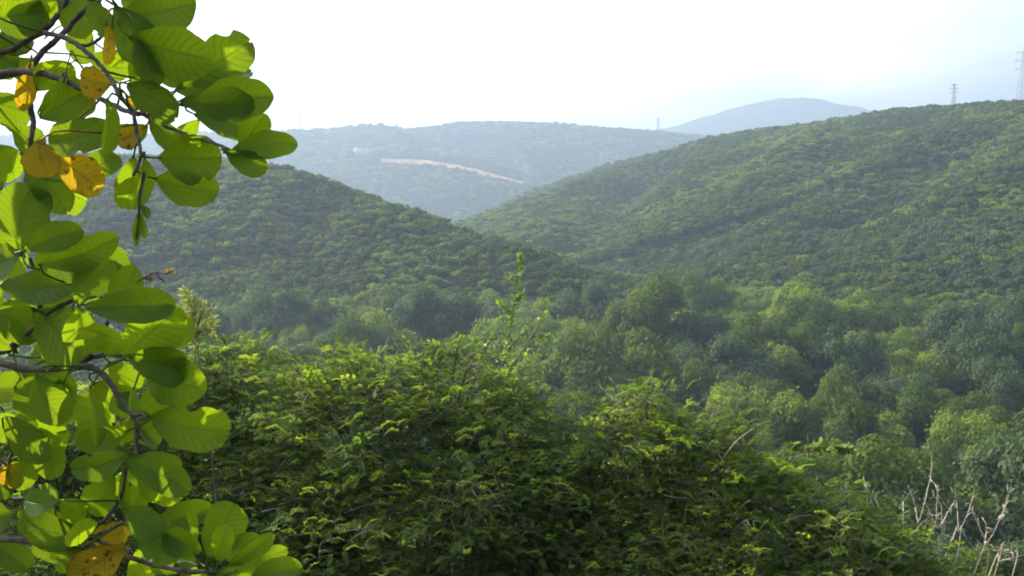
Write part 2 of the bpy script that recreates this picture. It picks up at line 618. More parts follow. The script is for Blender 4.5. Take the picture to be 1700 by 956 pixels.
def trunk_mesh(name, mat, seed, height=.75):
    g = np.random.default_rng(seed)
    b = MB()
    b.tube(spline([[0, 0, -.12], [.01, .01, .12], [g.normal() * .04, g.normal() * .04, height * .5]], 6), np.linspace(.06, .04, 6), 6)
    for i in range(5):
        a = i * 1.257 + g.uniform(-.4, .4)
        r_ = g.uniform(.35, .65)
        b.tube(spline([[0, 0, .1 + .05 * i], [r_ * .4 * math.cos(a), r_ * .4 * math.sin(a), height * .5],
                       [r_ * math.cos(a), r_ * math.sin(a), height * g.uniform(.75, 1.0)]], 6), np.linspace(.032, .008, 6), 5)
    return mesh_np(name, np.concatenate(b.v), np.concatenate(b.f), [mat], True)


KINDS = [  # crown material, shape settings, wording
    ('crown_dark', dict(n_blob=17, flat=1.05), 'bark', 'dark green round-crowned tree'),
    ('crown_bright', dict(n_blob=13, flat=.92), 'bark', 'light green spreading tree'),
    ('crown_grey', dict(n_blob=12, flat=1.15, airy=.7), 'grey_bark', 'thin grey-green tree'),
    ('crown_olive', dict(n_blob=15, flat=.75), 'bark', 'low olive green bushy tree'),
]
HI = [[crown_mesh('crown', M[k[0]], 9500, .033, seed=100 + 10 * i + j, **k[1]) for j in range(3)] for i, k in enumerate(KINDS)]
LO = [[crown_mesh('crown', M[k[0]], 620, .125, seed=200 + 10 * i + j, **k[1]) for j in range(3)] for i, k in enumerate(KINDS)]
TRUNK = [trunk_mesh('trunk', M[k[2]], 300 + i) for i, k in enumerate(KINDS)]

# --- where trees grow
DIRT = [(632, 266), (670, 268), (712, 270), (760, 278), (800, 287), (840, 297), (868, 304)]


def scatter():
    out_ = []
    D = 60.0
    while D < 2950:
        base = min(max(D * 0.0062, 4.0), 11.0)
        n = int(D * R(66) / base)
        a = (np.arange(n) + rng.uniform(-.45, .45, n)) / n * R(66) - R(33)
        r = D + rng.uniform(-.5, .5, n) * base
        x, y = r * np.sin(a), r * np.cos(a)
        out_.append(np.stack([x, y, np.full(n, base)], 1))
        D += base * .92
    p = np.concatenate(out_)
    z = H(p[:, 0], p[:, 1])
    return np.column_stack([p[:, 0], p[:, 1], z, p[:, 2]])


pts = scatter()
valley = np.clip((-34 - pts[:, 2]) / 6, 0, 1) * (np.hypot(pts[:, 0], pts[:, 1]) < 520)
keep = rng.random(len(pts)) > valley * .70
pts, valley = pts[keep], valley[keep]
rad = pts[:, 3] * rng.uniform(.50, .86, len(pts)) * (1 + 2.7 * valley * rng.random(len(pts)))
patch = fbm(pts[:, 0] / 40, pts[:, 1] / 40, 3)
patch2 = fbm(pts[:, 0] / 70 + 50, pts[:, 1] / 70 + 20, 3)
kind = np.where(patch2 > .60, 3, np.where(patch > .58, 1, np.where(patch < .40, 2, 0)))
mixup = rng.random(len(pts))
kind = np.where(mixup < .40, rng.choice(4, len(pts), p=[.5, .17, .12, .21]), kind)
kind = np.where((valley > .3) & (rng.random(len(pts)) < .30), 1, kind)
vis = visible(pts[:, 0], pts[:, 1], pts[:, 2] + rad * 1.3 + 7)
# keep the far cutting and the house in the open
pp = pix(pts[:, :3])
dx = np.interp(pp[:, 0], [a for a, b in DIRT], [b for a, b in DIRT])
on_road = (pp[:, 0] > 630) & (pp[:, 0] < 872) & (pp[:, 1] > dx - 4) & (pp[:, 1] < dx + 9) & (pp[:, 2] > 1350)
at_house = (np.abs(pp[:, 0] - 598) < 15) & (pp[:, 1] > 236) & (pp[:, 1] < 264) & (pp[:, 2] > 1350)
sel = vis & ~on_road & ~at_house
pts, rad, kind, valley, pp = pts[sel], rad[sel], kind[sel], valley[sel], pp[sel]

# named trees that stand out in the photograph: (px, py of crown top, D, crown width px, kind, height/width, label)
STAND = [
    (1145, 487, 300, 120, 1, 1.0, 'tallest light green tree of the pale clump in mid valley'),
    (1075, 520, 285, 110, 1, .8, 'light green tree at the left end of the pale valley clump'),
    (1180, 520, 280, 105, 1, .9, 'broad light green tree at the right end of the pale valley clump'),
    (1265, 545, 225, 120, 1, .75, 'flat-topped light green tree with a bare dark bough beneath it'),
    (1330, 560, 215, 100, 1, .8, 'light green tree just right of the flat-topped one with the dark bough'),
    (1020, 464, 345, 85, 2, 1.1, 'round grey-green tree standing alone left of the pale valley clump'),
    (830, 485, 300, 105, 2, 1.0, 'grey half-bare tree behind the tall leafy shoots'),
    (1640, 655, 130, 140, 0, 1.05, 'dense dark boxy tree draped in vines at the right edge'),
    (1400, 590, 165, 150, 0, 1.05, 'large dark vine-hung tree in the middle of the right valley'),
    (1260, 610, 160, 130, 3, 1.0, 'dull olive tree in front of the flat-topped pale tree'),
    (1095, 620, 170, 75, 3, .7, 'brownish round shrub just above the right foreground bush'),
    (960, 555, 240, 120, 0, .95, 'broad dark tree to the right of the leafy shoots'),
    (1500, 590, 160, 120, 2, 1.0, 'tall thin grey tree beside the large vine-hung tree'),
    (1160, 440, 420, 50, 2, 1.3, 'narrow pale bare tree at the foot of the right hill'),
    (1480, 735, 105, 120, 1, .8, 'fresh green feathery tree above the bare dead twigs'),
    (1610, 790, 95, 130, 3, .8, 'olive bushy tree behind the bare dead twigs'),
]
taken = np.zeros(len(pts), bool)
stand = []
for (px, py, D, w, k, asp, lab) in STAND:
    # the tree stands where its height (crown width times its aspect) reaches from the ground to that line of sight
    cand = np.linspace(60, 620, 561)
    tops = np.array([P(px, py, d_) for d_ in cand])
    grd = H(tops[:, 0], tops[:, 1])
    D = cand[np.argmin(np.abs(tops[:, 2] - grd - asp * w * cand / FPX))]
    r_ = w * D / FPX / 2 * 1.2
    top = P(px, py, D)
    gz_ = H1(top[0], top[1])
    print(lab, round(D), round(r_, 1), round(top[2] - gz_, 1))
    stand.append((top[0], top[1], gz_, r_, k, top[2] - gz_, lab))
    taken |= np.hypot(pts[:, 0] - top[0], pts[:, 1] - top[1]) < (r_ * .8 + rad * .5)
pts, rad, kind, valley, pp = pts[~taken], rad[~taken], kind[~taken], valley[~taken], pp[~taken]

# the trees that show largest become things of their own
BUSH_TOP = ([0, 250, 300, 380, 480, 700, 900, 950, 1050, 1170, 1300, 1450, 1580, 1700], [560, 560, 575, 560, 590, 572, 655, 660, 645, 675, 735, 830, 930, 960])
topix = pix(np.column_stack([pts[:, 0], pts[:, 1], pts[:, 2] + rad * 1.2]))
clear = (topix[:, 1] < np.interp(topix[:, 0], *BUSH_TOP) - 6) & (topix[:, 0] > 330) & (topix[:, 0] < 1760) & visible(pts[:, 0], pts[:, 1], pts[:, 2] + rad * 1.0)
size = np.where(clear, rad / pp[:, 2], 0)
order = np.argsort(-size)[:270]
is_thing = np.zeros(len(pts), bool)
is_thing[order] = True


def place_tree(x, y, z, r_, k, h=None, label=None, group=None, name='tree', pt=None, i=0):
    root = empty(name, (x, y, z))
    hr = 1.0 if h is None else h / (r_ * (KINDS[k][1]['flat'] * 1.1 + .22))
    root.rotation_euler = (0, 0, random.uniform(0, 6.28))
    root.scale = (r_ * random.uniform(.85, 1.2), r_ * random.uniform(.85, 1.2), r_ * hr * random.uniform(.9, 1.2))
    tag(root, label, 'tree', group)
    for nm, me in (('trunk', TRUNK[k]), ('crown', HI[k][i % 3])):
        link(nm, me, root)
    return root


def region(x, y, z):
    q = pix([[x, y, z]])[0]
    if math.hypot(x, y) > 150 and q[0] < 960 and z > -40:
        return 'on the slope of the left hill'
    if q[0] > 1330 and q[1] < 640:
        return 'on the low rise at the right'
    if z > -36 and q[0] > 960:
        return 'at the foot of the right hill'
    return 'on the valley floor'


GROUPS = {'on the slope of the left hill': 'trees on the left hill slope', 'on the low rise at the right': 'trees on the low rise at the right',
          'at the foot of the right hill': 'trees at the foot of the right hill', 'on the valley floor': 'trees on the valley floor'}
NAMES = ['round_tree', 'spreading_tree', 'thin_tree', 'bushy_tree']
for i, (x, y, z, r_, k, h, lab) in enumerate(stand):
    t_ = place_tree(x, y, z, r_, k, h, lab, 'trees on the valley floor', NAMES[k], i=i)
    if 'dark bough' in lab:
        t_.rotation_euler = (0, 0, 0)
        bb = MB()
        bb.tube(spline([[-.95, -.62, .42], [-.72, -.72, .62], [-.2, -.78, .66], [.25, -.72, .86]], 14) + np.random.default_rng(5).normal(size=(14, 3)) * .012, np.linspace(.055, .03, 14), 6)
        bb.build('bough', M['bark'], t_)
for n_, i in enumerate(order):
    x, y, z = pts[i, :3]
    k = int(kind[i])
    rg = region(x, y, z)
    place_tree(x, y, z, rad[i], k, rad[i] * (KINDS[k][1]['flat'] * 1.1 + .22) * (1 + .6 * valley[i] * random.random()), KINDS[k][3] + ' among many ' + rg, GROUPS[rg], NAMES[k], i=n_)

# the rest of the scrub forest: one mass per hill, crowns set by geometry nodes
SRC = bpy.data.collections.new('crown_sources')
src_objs = [[bpy.data.objects.new('crown_source', me) for me in row] for row in LO]


def forest(name, sel_, label):
    idx = np.where(sel_)[0]
    me = bpy.data.meshes.new(name)
    me.vertices.add(len(idx))
    me.vertices.foreach_set('co', pts[idx, :3].astype(np.float32).ravel())
    me.update()
    kv = (kind[idx] * 3 + rng.integers(0, 3, len(idx))).astype(np.int32)
    a = me.attributes.new('kind', 'INT', 'POINT'); a.data.foreach_set('value', kv)
    a = me.attributes.new('size', 'FLOAT', 'POINT'); a.data.foreach_set('value', rad[idx].astype(np.float32))
    a = me.attributes.new('turn', 'FLOAT', 'POINT'); a.data.foreach_set('value', rng.uniform(0, 6.28, len(idx)).astype(np.float32))
    o = link(name, me)
    ng = bpy.data.node_groups.new(name + '_nodes', 'GeometryNodeTree')
    ng.interface.new_socket('Geometry', in_out='INPUT', socket_type='NodeSocketGeometry')
    ng.interface.new_socket('Geometry', in_out='OUTPUT', socket_type='NodeSocketGeometry')
    gi, go = ng.nodes.new('NodeGroupInput'), ng.nodes.new('NodeGroupOutput')
    join = ng.nodes.new('GeometryNodeJoinGeometry')

    def named(nm, t):
        n = ng.nodes.new('GeometryNodeInputNamedAttribute')
        n.data_type = t
        n.inputs['Name'].default_value = nm
        return n
    ka, sa, ta = named('kind', 'INT'), named('size', 'FLOAT'), named('turn', 'FLOAT')
    comb = ng.nodes.new('ShaderNodeCombineXYZ')
    ng.links.new(ta.outputs[0], comb.inputs['Z'])
    for k in range(4):
        for j in range(3):
            cmp_ = ng.nodes.new('FunctionNodeCompare')
            cmp_.data_type = 'INT'
            cmp_.operation = 'EQUAL'
            cmp_.inputs[3].default_value = k * 3 + j
            ng.links.new(ka.outputs[0], cmp_.inputs[2])
            oi = ng.nodes.new('GeometryNodeObjectInfo')
            oi.inputs['Object'].default_value = src_objs[k][j]
            oi.inputs['As Instance'].default_value = True
            ip = ng.nodes.new('GeometryNodeInstanceOnPoints')
            ng.links.new(gi.outputs[0], ip.inputs['Points'])
            ng.links.new(cmp_.outputs[0], ip.inputs['Selection'])
            ng.links.new(oi.outputs['Geometry'], ip.inputs['Instance'])
            ng.links.new(comb.outputs[0], ip.inputs['Rotation'])
            ng.links.new(sa.outputs[0], ip.inputs['Scale'])
            ng.links.new(ip.outputs[0], join.inputs[0])
    ng.links.new(join.outputs[0], go.inputs[0])
    md = o.modifiers.new('scatter', 'NODES')
    md.node_group = ng
    return tag(o, label, 'woodland', kind='stuff')


rest = ~is_thing
far_hill = pts[:, 1] > 1450
right_side = (pts[:, 0] > (pts[:, 1] - 260) * 0.08 + 20) | (pts[:, 1] > 560)
forest('far_woodland', rest & far_hill, 'hazy blue-green woodland covering the far hill with the house')
forest('right_woodland', rest & ~far_hill & right_side, 'green scrub woodland covering the gullied right hill')
forest('left_woodland', rest & ~far_hill & ~right_side, 'shaded scrub woodland covering the left hill')

# ------------------------------------------------------------------ road cutting, house, pylons on the far hills
def on_terrain(px, py, lo=250, hi=3300):
    """First point of the terrain met along the sight line through a photo pixel."""
    Ds = np.geomspace(lo, hi, 900)
    q = np.array([P(px, py, D) for D in Ds])
    h = H(q[:, 0], q[:, 1])
    hit = np.where(h > q[:, 2])[0]
    i = hit[0] if len(hit) else len(Ds) - 1
    return q[i]


m = bark_mat('red_earth', (.36, .18, .08), (.48, .29, .15), .08, .95)
M['earth'] = m
rows = []
for px in np.linspace(632, 868, 34):
    py = np.interp(px, [a for a, b in DIRT], [b for a, b in DIRT])
    wv = 3.4 + 5.6 * vnoise(np.array([px / 11]), np.array([2.0]))[0]
    if px < 665 or px > 850: wv *= .55
    a, b = on_terrain(px, py - wv * .5, 1400), on_terrain(px, py + wv, 1400)
    line = [a + (b - a) * t for t in (0, .33, .66, 1)]
    rows.append([[q[0], q[1], H1(q[0], q[1]) + 1.2] for q in line])
rows = np.array(rows)
v = rows.reshape(-1, 3)
q = [[i * 4 + j, i * 4 + j + 1, (i + 1) * 4 + j + 1, (i + 1) * 4 + j] for i in range(len(rows) - 1) for j in range(3)]
road = link('dirt_road', mesh_np('dirt_road', v, q, [M['earth']], True))
tag(road, 'bare reddish earth road cutting slanting down the far hill', 'road', kind='structure')

M['white_wall'] = plain_mat('white_wall', (.58, .58, .56))
M['roof'] = plain_mat('roof', (.55, .55, .56))
M['pane'] = plain_mat('pane', (.05, .06, .07), .2)
M['steel'] = plain_mat('steel', (.22, .23, .25), .5)
hb = on_terrain(598, 255, 1400)
hb[2] = H1(hb[0], hb[1])
house = empty('white_house', hb)
house.rotation_euler = (0, 0, R(-12))
tag(house, 'white two storey house alone on the wooded far hill', 'house')
sc_h = hb[1] / FPX
W_, Hh = 21 * sc_h, 9 * sc_h
b = MB(); b.box((0, 0, Hh * .5 - 2), (W_, 9, Hh + 4)); b.build('wall', M['white_wall'], house, False)
b = MB(); b.box((0, 0, Hh + .16), (W_ + .8, 9.8, .3)); b.build('roof', M['roof'], house, False)
for i in range(5):
    for zz in (.28, .72):
        w = MB(); w.box((-W_ * .4 + i * W_ * .2, -4.5, Hh * zz), (W_ * .11, .2, Hh * .26)); w.build('window', M['pane'], house, False)


def pylon(px, py_base, py_top, D, label, arms=3, half=.085):
    base = P(px, py_base, D)
    top = P(px, py_top, D)
    h = top[2] - base[2]
    gz_ = min(H1(base[0], base[1]), base[2])
    root = empty('power_pylon', (base[0], base[1], gz_))
    tag(root, label, 'pylon', 'power pylons on the skyline')
    root.rotation_euler = (0, 0, R(random.uniform(-15, 15)))
    z0 = base[2] - gz_
    h += z0
    th = max(.11, D * 0.00012 if D < 1500 else D * 0.00019)
    wb, wt = h * half, h * .018
    b = MB()
    for sx in (-1, 1):
        for sy in (-1, 1):
            b.tube([[sx * wb, sy * wb, -1], [sx * (wb * .45 + wt * .55), sy * (wb * .45 + wt * .55), h * .5], [sx * wt, sy * wt, h]], th, 4)
    b.build('tower_frame', M['steel'], root)
    b = MB()
    ns = 9
    for i in range(ns):
        z1, z2 = h * i / ns, h * (i + 1) / ns
        w1, w2 = wb + (wt - wb) * i / ns, wb + (wt - wb) * (i + 1) / ns
        for s_ in (-1, 1):
            b.tube([[-w1, s_ * w1, z1], [w2, s_ * w2, z2]], th * .6, 4)
            b.tube([[w1, s_ * w1, z1], [-w2, s_ * w2, z2]], th * .6, 4)
            b.tube([[s_ * w1, -w1, z1], [s_ * w2, w2, z2]], th * .6, 4)
    b.build('bracing', M['steel'], root)
    for i in range(arms):
        zz = h * (.97 - .15 * i)
        L = h * (.15 if i != 1 else .18)
        b = MB()
        b.tube([[-L, 0, zz], [0, 0, zz + h * .02], [L, 0, zz]], th, 4)
        b.tube([[-L, 0, zz], [0, 0, zz - h * .035], [L, 0, zz]], th * .8, 4)
        for s_ in (-1, 1):
            b.tube([[s_ * L, 0, zz], [s_ * L, 0, zz - h * .045]], th * .9, 4)
        b.build('crossarm', M['steel'], root)
    return root


pylon(1583, 172, 139, 690, 'lattice power pylon with three crossarms on the right hill crest')
pylon(1697, 172, 84, 640, 'tallest lattice pylon cut by the right edge of the photo')
pylon(1092, 226, 195, 2500, 'slim grey pylon between the far hill and the pale hill behind')
pylon(498, 224, 188, 2310, 'faint pylon at the left end of the far hill skyline')
pylon(659, 222, 205, 2430, 'small faint pylon in the dip of the far hill skyline')

# ------------------------------------------------------------------ foreground bush: pinnate sprays on arching twigs
def leaflet_quads(base, tip, up, w):
    ax = tip - base
    side = np.cross(ax, up)
    side = side / (np.linalg.norm(side) + 1e-9) * w
    mid = base + ax * .5
    return [base, mid + side - up * w * .2, tip, mid - side - up * w * .2]


def spray_proto(seed, n_leaf=9, L=.62, lf=.15, pairs=8, ll=.036, lw=.0075):
    """A leafy twig along +X (z up) with pinnate leaves on both sides."""
    g = np.random.default_rng(seed)
    verts, tint, stems = [], [], MB()
    tw = spline([[0, 0, 0], [L * .35, g.normal() * .03, .05], [L * .7, g.normal() * .05, .04], [L, g.normal() * .07, -.03]], 12)
    stems.tube(tw, np.linspace(.0045, .0018, 12), 4)
    for i in range(n_leaf):
        t = .12 + .88 * i / (n_leaf - 1)
        a = tw[min(11, int(t * 11))]
        s_ = 1 if i % 2 else -1
        dirn = np.array([.75 + g.normal() * .25, s_ * (.95 + g.normal() * .2) * (1 - .75 * (i == n_leaf - 1)), .25 + g.normal() * .28])
        dirn /= np.linalg.norm(dirn)
        ln = lf * g.uniform(.75, 1.2)
        rach = spline([a, a + dirn * ln * .5 + [0, 0, .012], a + dirn * ln + [0, 0, -.022]], 7)
        stems.tube(rach[::3], [.0016, .0012, .0008], 3)
        up = np.array([g.normal() * .35, g.normal() * .35, 1.0])
        up /= np.linalg.norm(up)
        lt = np.clip(g.normal(.42, .22), 0, 1)
        for j in range(pairs):
            u = (j + .6) / pairs
            c = rach[0] + 0
            f = u * 6
            k = min(5, int(f))
            c = rach[k] + (rach[k + 1] - rach[k]) * (f - k)
            tang = rach[k + 1] - rach[k]
            tang /= np.linalg.norm(tang)
            sd = np.cross(up, tang)
            l_ = ll * (1 - .35 * abs(2 * u - .9)) * g.uniform(.85, 1.15)
            for s2 in (-1, 1):
                dd = sd * s2 * .85 + tang * .55 + up * (.12 + g.normal() * .12)
                dd /= np.linalg.norm(dd)
                verts += leaflet_quads(c, c + dd * l_, up, lw)
                tint += [np.clip(lt + g.normal() * .08, 0, 1)] * 4
    v = np.array(verts)
    return v, np.array(tint), np.concatenate(stems.v), np.concatenate(stems.f)


PROTO = [spray_proto(500 + i) for i in range(8)]
PROTO_BROAD = [spray_proto(580 + i, n_leaf=7, L=.5, lf=.13, pairs=3, ll=.052, lw=.017) for i in range(4)]
PROTO_SMALL = [spray_proto(540 + i, n_leaf=8, L=.45, lf=.12, pairs=7, ll=.030, lw=.0065) for i in range(6)]


def frame_from(d, up):
    d = d / np.linalg.norm(d)
    s_ = np.cross(up, d)
    s_ /= np.linalg.norm(s_) + 1e-9
    u = np.cross(d, s_)
    return np.stack([d, s_, u], 1)


def shrub(name, label, lumps, n_spray, seed, base, cat='shrub'):
    g = np.random.default_rng(seed)
    C = np.array([P(a, b_, D) for a, b_, D, r_ in lumps])
    Rr = np.array([r_ for *_, r_ in lumps])
    w = Rr ** 2
    LV, LT, SV, SF, nsv = [], [], [], [], 0
    made = 0
    root_p = np.array([base[0], base[1], H1(base[0], base[1])])
    while made < n_spray:
        k = g.choice(len(C), p=w / w.sum())
        d = g.normal(size=3)
        d[2] = abs(d[2]) * 1.0 - .25
        d /= np.linalg.norm(d)
        inner = g.random() < .25
        rr_ = Rr[k] * (g.uniform(.35, .7) if inner else g.uniform(.72, .98))
        rr_ *= 1 + .22 * (fbm(d[0] * 2.2 + k * 5, d[1] * 2.2 + d[2] * 2, 2) - .5) * 2
        p = C[k] + d * rr_ * np.array([1, 1, .9])
        dist = np.linalg.norm((p - C) / Rr[:, None], axis=1)
        dist[k] = 9
        if dist.min() < .62:
            continue
        if p[1] < 2.6:
            continue
        hz = np.array([d[0], d[1], 0]) + .55 * np.append(g.normal(size=2), 0)
        hz /= np.linalg.norm(hz) + 1e-9
        dr = hz * 1.0 + np.array([0, 0, .28 + .5 * max(d[2], 0) * g.random() - .55 * (1 - max(d[2], 0)) * g.random()])
        Fm = frame_from(dr, np.array([g.normal() * .2, g.normal() * .2, 1.0]))
        pv, pt, sv, sf = PROTO_BROAD[g.integers(0, 4)] if g.random() < .08 else PROTO[g.integers(0, 8)] if g.random() < .6 else PROTO_SMALL[g.integers(0, 6)]
        s_ = g.uniform(.7, 1.1)
        o_ = p - Fm[:, 0] * .3 * s_
        LV.append((pv * s_) @ Fm.T + o_)
        LT.append(np.clip(pt + g.normal() * .16 + .12 * (d[2] > .5), 0, 1))  # sprays on top of each lump tinted lighter: sunlight put into leaf colour
        SV.append((sv * s_) @ Fm.T + o_)
        SF.append(sf + nsv)
        nsv += len(sv)
        made += 1
    root = empty(name, root_p)
    tag(root, label, cat, 'foreground bushes')
    lv = np.concatenate(LV) - root_p
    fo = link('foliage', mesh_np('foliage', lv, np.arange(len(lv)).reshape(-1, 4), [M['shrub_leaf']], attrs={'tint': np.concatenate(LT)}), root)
    link('twigs', mesh_np('twigs', np.concatenate(SV) - root_p, np.concatenate(SF), [M['bark']], True), root)
    tr = MB()
    for k in range(len(C)):
        e_ = C[k] - root_p + np.array([0, 0, Rr[k] * .25])
        mid = e_ * .5 + np.array([g.normal() * .15, g.normal() * .15, .25])
        tr.tube(spline([[g.normal() * .06, g.normal() * .06, -.2], mid, e_], 10), np.linspace(.045, .012, 10), 6)
        for i in range(9):
            d = g.normal(size=3)
            d[2] = abs(d[2]) * .7
            d /= np.linalg.norm(d)
            m2 = e_ + d * Rr[k] * .45 + np.array([0, 0, .06])
            tr.tube(spline([mid + (e_ - mid) * g.random(), m2, e_ + d * Rr[k] * .93], 8), np.linspace(.013, .003, 8), 5)
    tr.build('trunk', M['bark'], root)
    bt = MB()
    for i in range(32):
        k = g.choice(len(C), p=w / w.sum())
        d = g.normal(size=3)
        d[2] = abs(d[2]) + .1
        d /= np.linalg.norm(d)
        a_ = C[k] - root_p + d * Rr[k] * g.uniform(.75, 1.0)
        e_ = a_ + (d * .5 + g.normal(size=3) * .5) * g.uniform(.12, .38)
        md = (a_ + e_) / 2 + g.normal(size=3) * .03
        bt.tube(spline([a_, md, e_], 6), np.linspace(.0042, .0014, 6), 4)
        bt.tube([md, md + g.normal(size=3) * .09], [.0022, .001], 4)
    bt.build('bare_twigs', M['dead_wood'], root)
    return root


shrub('feathery_bush', 'dark feathery-leaved bush with sunlit top in the bottom centre',
      [(560, 712, 8.6, .72), (640, 735, 8.3, .85), (740, 722, 8.6, .84), (822, 758, 8.5, .66), (885, 868, 8.2, .55),
       (520, 850, 8.3, .72), (620, 890, 8.0, .85), (740, 870, 7.9, .85), (850, 890, 7.9, .75), (560, 1010, 7.9, .85), (700, 1010, 7.7, .85), (840, 1010, 7.7, .85), (760, 870, 7.5, .55)],
      1750, 21, P(700, 900, 8.6))
shrub('feathery_bush', 'shadier feathery-leaved bush behind the big round leaves at the left',
      [(390, 668, 9.4, .68), (310, 712, 9.2, .75), (440, 805, 9.0, .60), (400, 850, 8.8, .8), (200, 780, 9.0, .85), (80, 780, 9.0, .9), (60, 920, 8.6, .9), (290, 900, 8.7, .9), (440, 930, 8.4, .75),
       (170, 940, 8.6, .8), (340, 1020, 8.3, .9), (460, 1040, 8.0, .7)],
      2100, 22, P(320, 900, 9.2))
shrub('feathery_bush', 'feathery-leaved bush sloping down towards the bare twigs at the right',
      [(1055, 752, 8.2, .58), (975, 845, 8.2, .55), (1150, 800, 8.0, .62), (1270, 868, 7.7, .58), (1070, 900, 7.9, .72), (1200, 940, 7.5, .72), (1370, 930, 7.2, .50), (1450, 968, 7.1, .42), (1520, 1010, 7.0, .38), (970, 950, 7.8, .72),
       (1330, 1030, 7.0, .6), (1120, 1020, 7.4, .75), (1000, 1040, 7.5, .75), (1230, 1050, 7.1, .7)],
      1450, 23, P(1150, 900, 8.2))


# ------------------------------------------------------------------ slender leafy shoots above the bush
def shoot(name, label, stems, D, leaf_len, leaf_w, n_per_m, mat, seed, cat, ground=True, stem_mat='bark', droop=0.2):
    g = np.random.default_rng(seed)
    base = P(stems[0][0][0], stems[0][0][1], D)
    rp = np.array([base[0], base[1], H1(base[0], base[1])])
    root = empty(name, rp)
    tag(root, label, cat)
    for si, s_ in enumerate(stems):
        p3 = [P(a, b_, D + g.normal() * .08) for a, b_ in s_]
        if si == 0 and ground:
            p3 = [rp, rp + (p3[0] - rp) * .6 + np.array([.1, 0, 0])] + p3
        c = spline(p3, 40)
        b = MB()
        b.tube(c, np.linspace((.013 if D > 9 else .006) if si == 0 else (.009 if D > 9 else .004), .0032 if D > 9 else .002, 40), 5)
        st = b.build('stem', M[stem_mat], root, origin=rp)
        L = np.linalg.norm(np.diff(c, axis=0), axis=1).sum()
        V, T = [], []
        start = .0 if not (si == 0 and ground) else .45
        for i in range(int(L * n_per_m * (1 if si == 0 else 1.9))):
            t = g.uniform(start, 1)
            f = t * 38.9
            k = int(f)
            a = c[k] + (c[k + 1] - c[k]) * (f - k)
            tg = c[k + 1] - c[k]
            tg /= np.linalg.norm(tg) + 1e-9
            d = g.normal(size=3)
            d -= tg * (d @ tg)
            d = d / np.linalg.norm(d) + tg * .7 - np.array([0, 0, droop])
            d /= np.linalg.norm(d)
            up = np.cross(d, g.normal(size=3))
            up /= np.linalg.norm(up)
            l_ = leaf_len * g.uniform(.3, 1.2)
            sd = np.cross(up, d) * leaf_w * l_ / leaf_len
            V += [a, a + d * l_ * .55 + sd, a + d * l_, a + d * l_ * .55 - sd]
            T += [g.random()] * 4
        V = np.array(V) - rp
        link('leaves', mesh_np('leaves', V, np.arange(len(V)).reshape(-1, 4), [M[mat]], attrs={'tint': T}), st)
    return root


shoot('leafy_shoot', 'tall thin leafy shoots rising above the central bush',
      [[(826, 640), (838, 600), (847, 545), (858, 480), (865, 422)], [(845, 615), (868, 580), (890, 545), (902, 515), (911, 486)],
       [(800, 600), (792, 572), (786, 550)], [(806, 600), (803, 580), (799, 552)], [(868, 582), (892, 562), (920, 554)], [(850, 640), (866, 618), (877, 600)],
       [(848, 520), (838, 512), (828, 500)], [(862, 655), (880, 640), (896, 630)], [(845, 560), (825, 552), (812, 566)], [(838, 600), (822, 590), (815, 575)], [(855, 500), (866, 490), (872, 478)], [(842, 580), (860, 560), (872, 540)], [(880, 560), (898, 556), (912, 560)], [(830, 625), (812, 615), (800, 618)], [(858, 470), (850, 462), (846, 452)]],
      9.3, .056, .0145, 58, 'shoot_leaf', 31, 'plant', stem_mat='grey_bark')
shoot('willowy_plant', 'pale narrow-leaved sprig standing above the left bush',
      [[(330, 590), (325, 550), (318, 515), (308, 482)], [(326, 555), (335, 520), (345, 505)], [(324, 560), (312, 530), (300, 512)], [(328, 560), (338, 540), (352, 512)],
       [(322, 545), (325, 510), (322, 488)], [(320, 560), (306, 545), (296, 528)], [(330, 570), (345, 552), (356, 530)], [(326, 550), (332, 525), (334, 500)], [(322, 560), (318, 535), (304, 500)], [(328, 565), (348, 540), (350, 522)], [(326, 575), (312, 556), (302, 548)]],
      7.2, .065, .0055, 130, 'willow_leaf', 32, 'plant')
shoot('willowy_plant', 'long yellow-green spray reaching out at the right of the bush',
      [[(1300, 760), (1340, 745), (1380, 742), (1415, 748)], [(1340, 745), (1365, 735), (1390, 736)]], 8.0, .06, .012, 130, 'shoot_leaf', 33, 'plant')


# ------------------------------------------------------------------ bare dead twigs at the lower right
def dead(name, label, D, stems, seed, group='bare dead bushes'):
    g = np.random.default_rng(seed)
    b0 = P(*stems[0][0], D)
    rp = np.array([b0[0], b0[1], H1(b0[0], b0[1])])
    root = empty(name, rp)
    tag(root, label, 'dead bush', group)
    for s_ in stems:
        dd = D + g.normal() * .18
        p3 = [P(1380 + a * .247, 720 + b_ * .247, dd + g.normal() * .05) for a, b_ in s_]
        if s_[0][1] > 750:
            e0 = p3[0]
            gx_, gy_ = e0[0] * .88 + rp[0] * .12 + g.normal() * .06, e0[1] + g.normal() * .1
            p3 = [np.array([gx_, gy_, H1(gx_, gy_) - .1])] + p3
        n = 24
        c = spline(p3, n) + g.normal(size=(n, 3)) * .0016
        b = MB()
        b.tube(c, np.linspace(.0056, .0020, n), 5)
        for i in range(4):
            k = g.integers(9, n - 1)
            d = g.normal(size=3) * [1, .6, 1] + [0, 0, .5]
            d /= np.linalg.norm(d)
            b.tube([c[k], c[k] + d * g.uniform(.03, .09)], [.0035, .002], 4)
        b.build('stem', M['dead_wood'], root, origin=rp)
    return root


def Z(*a):
    return a


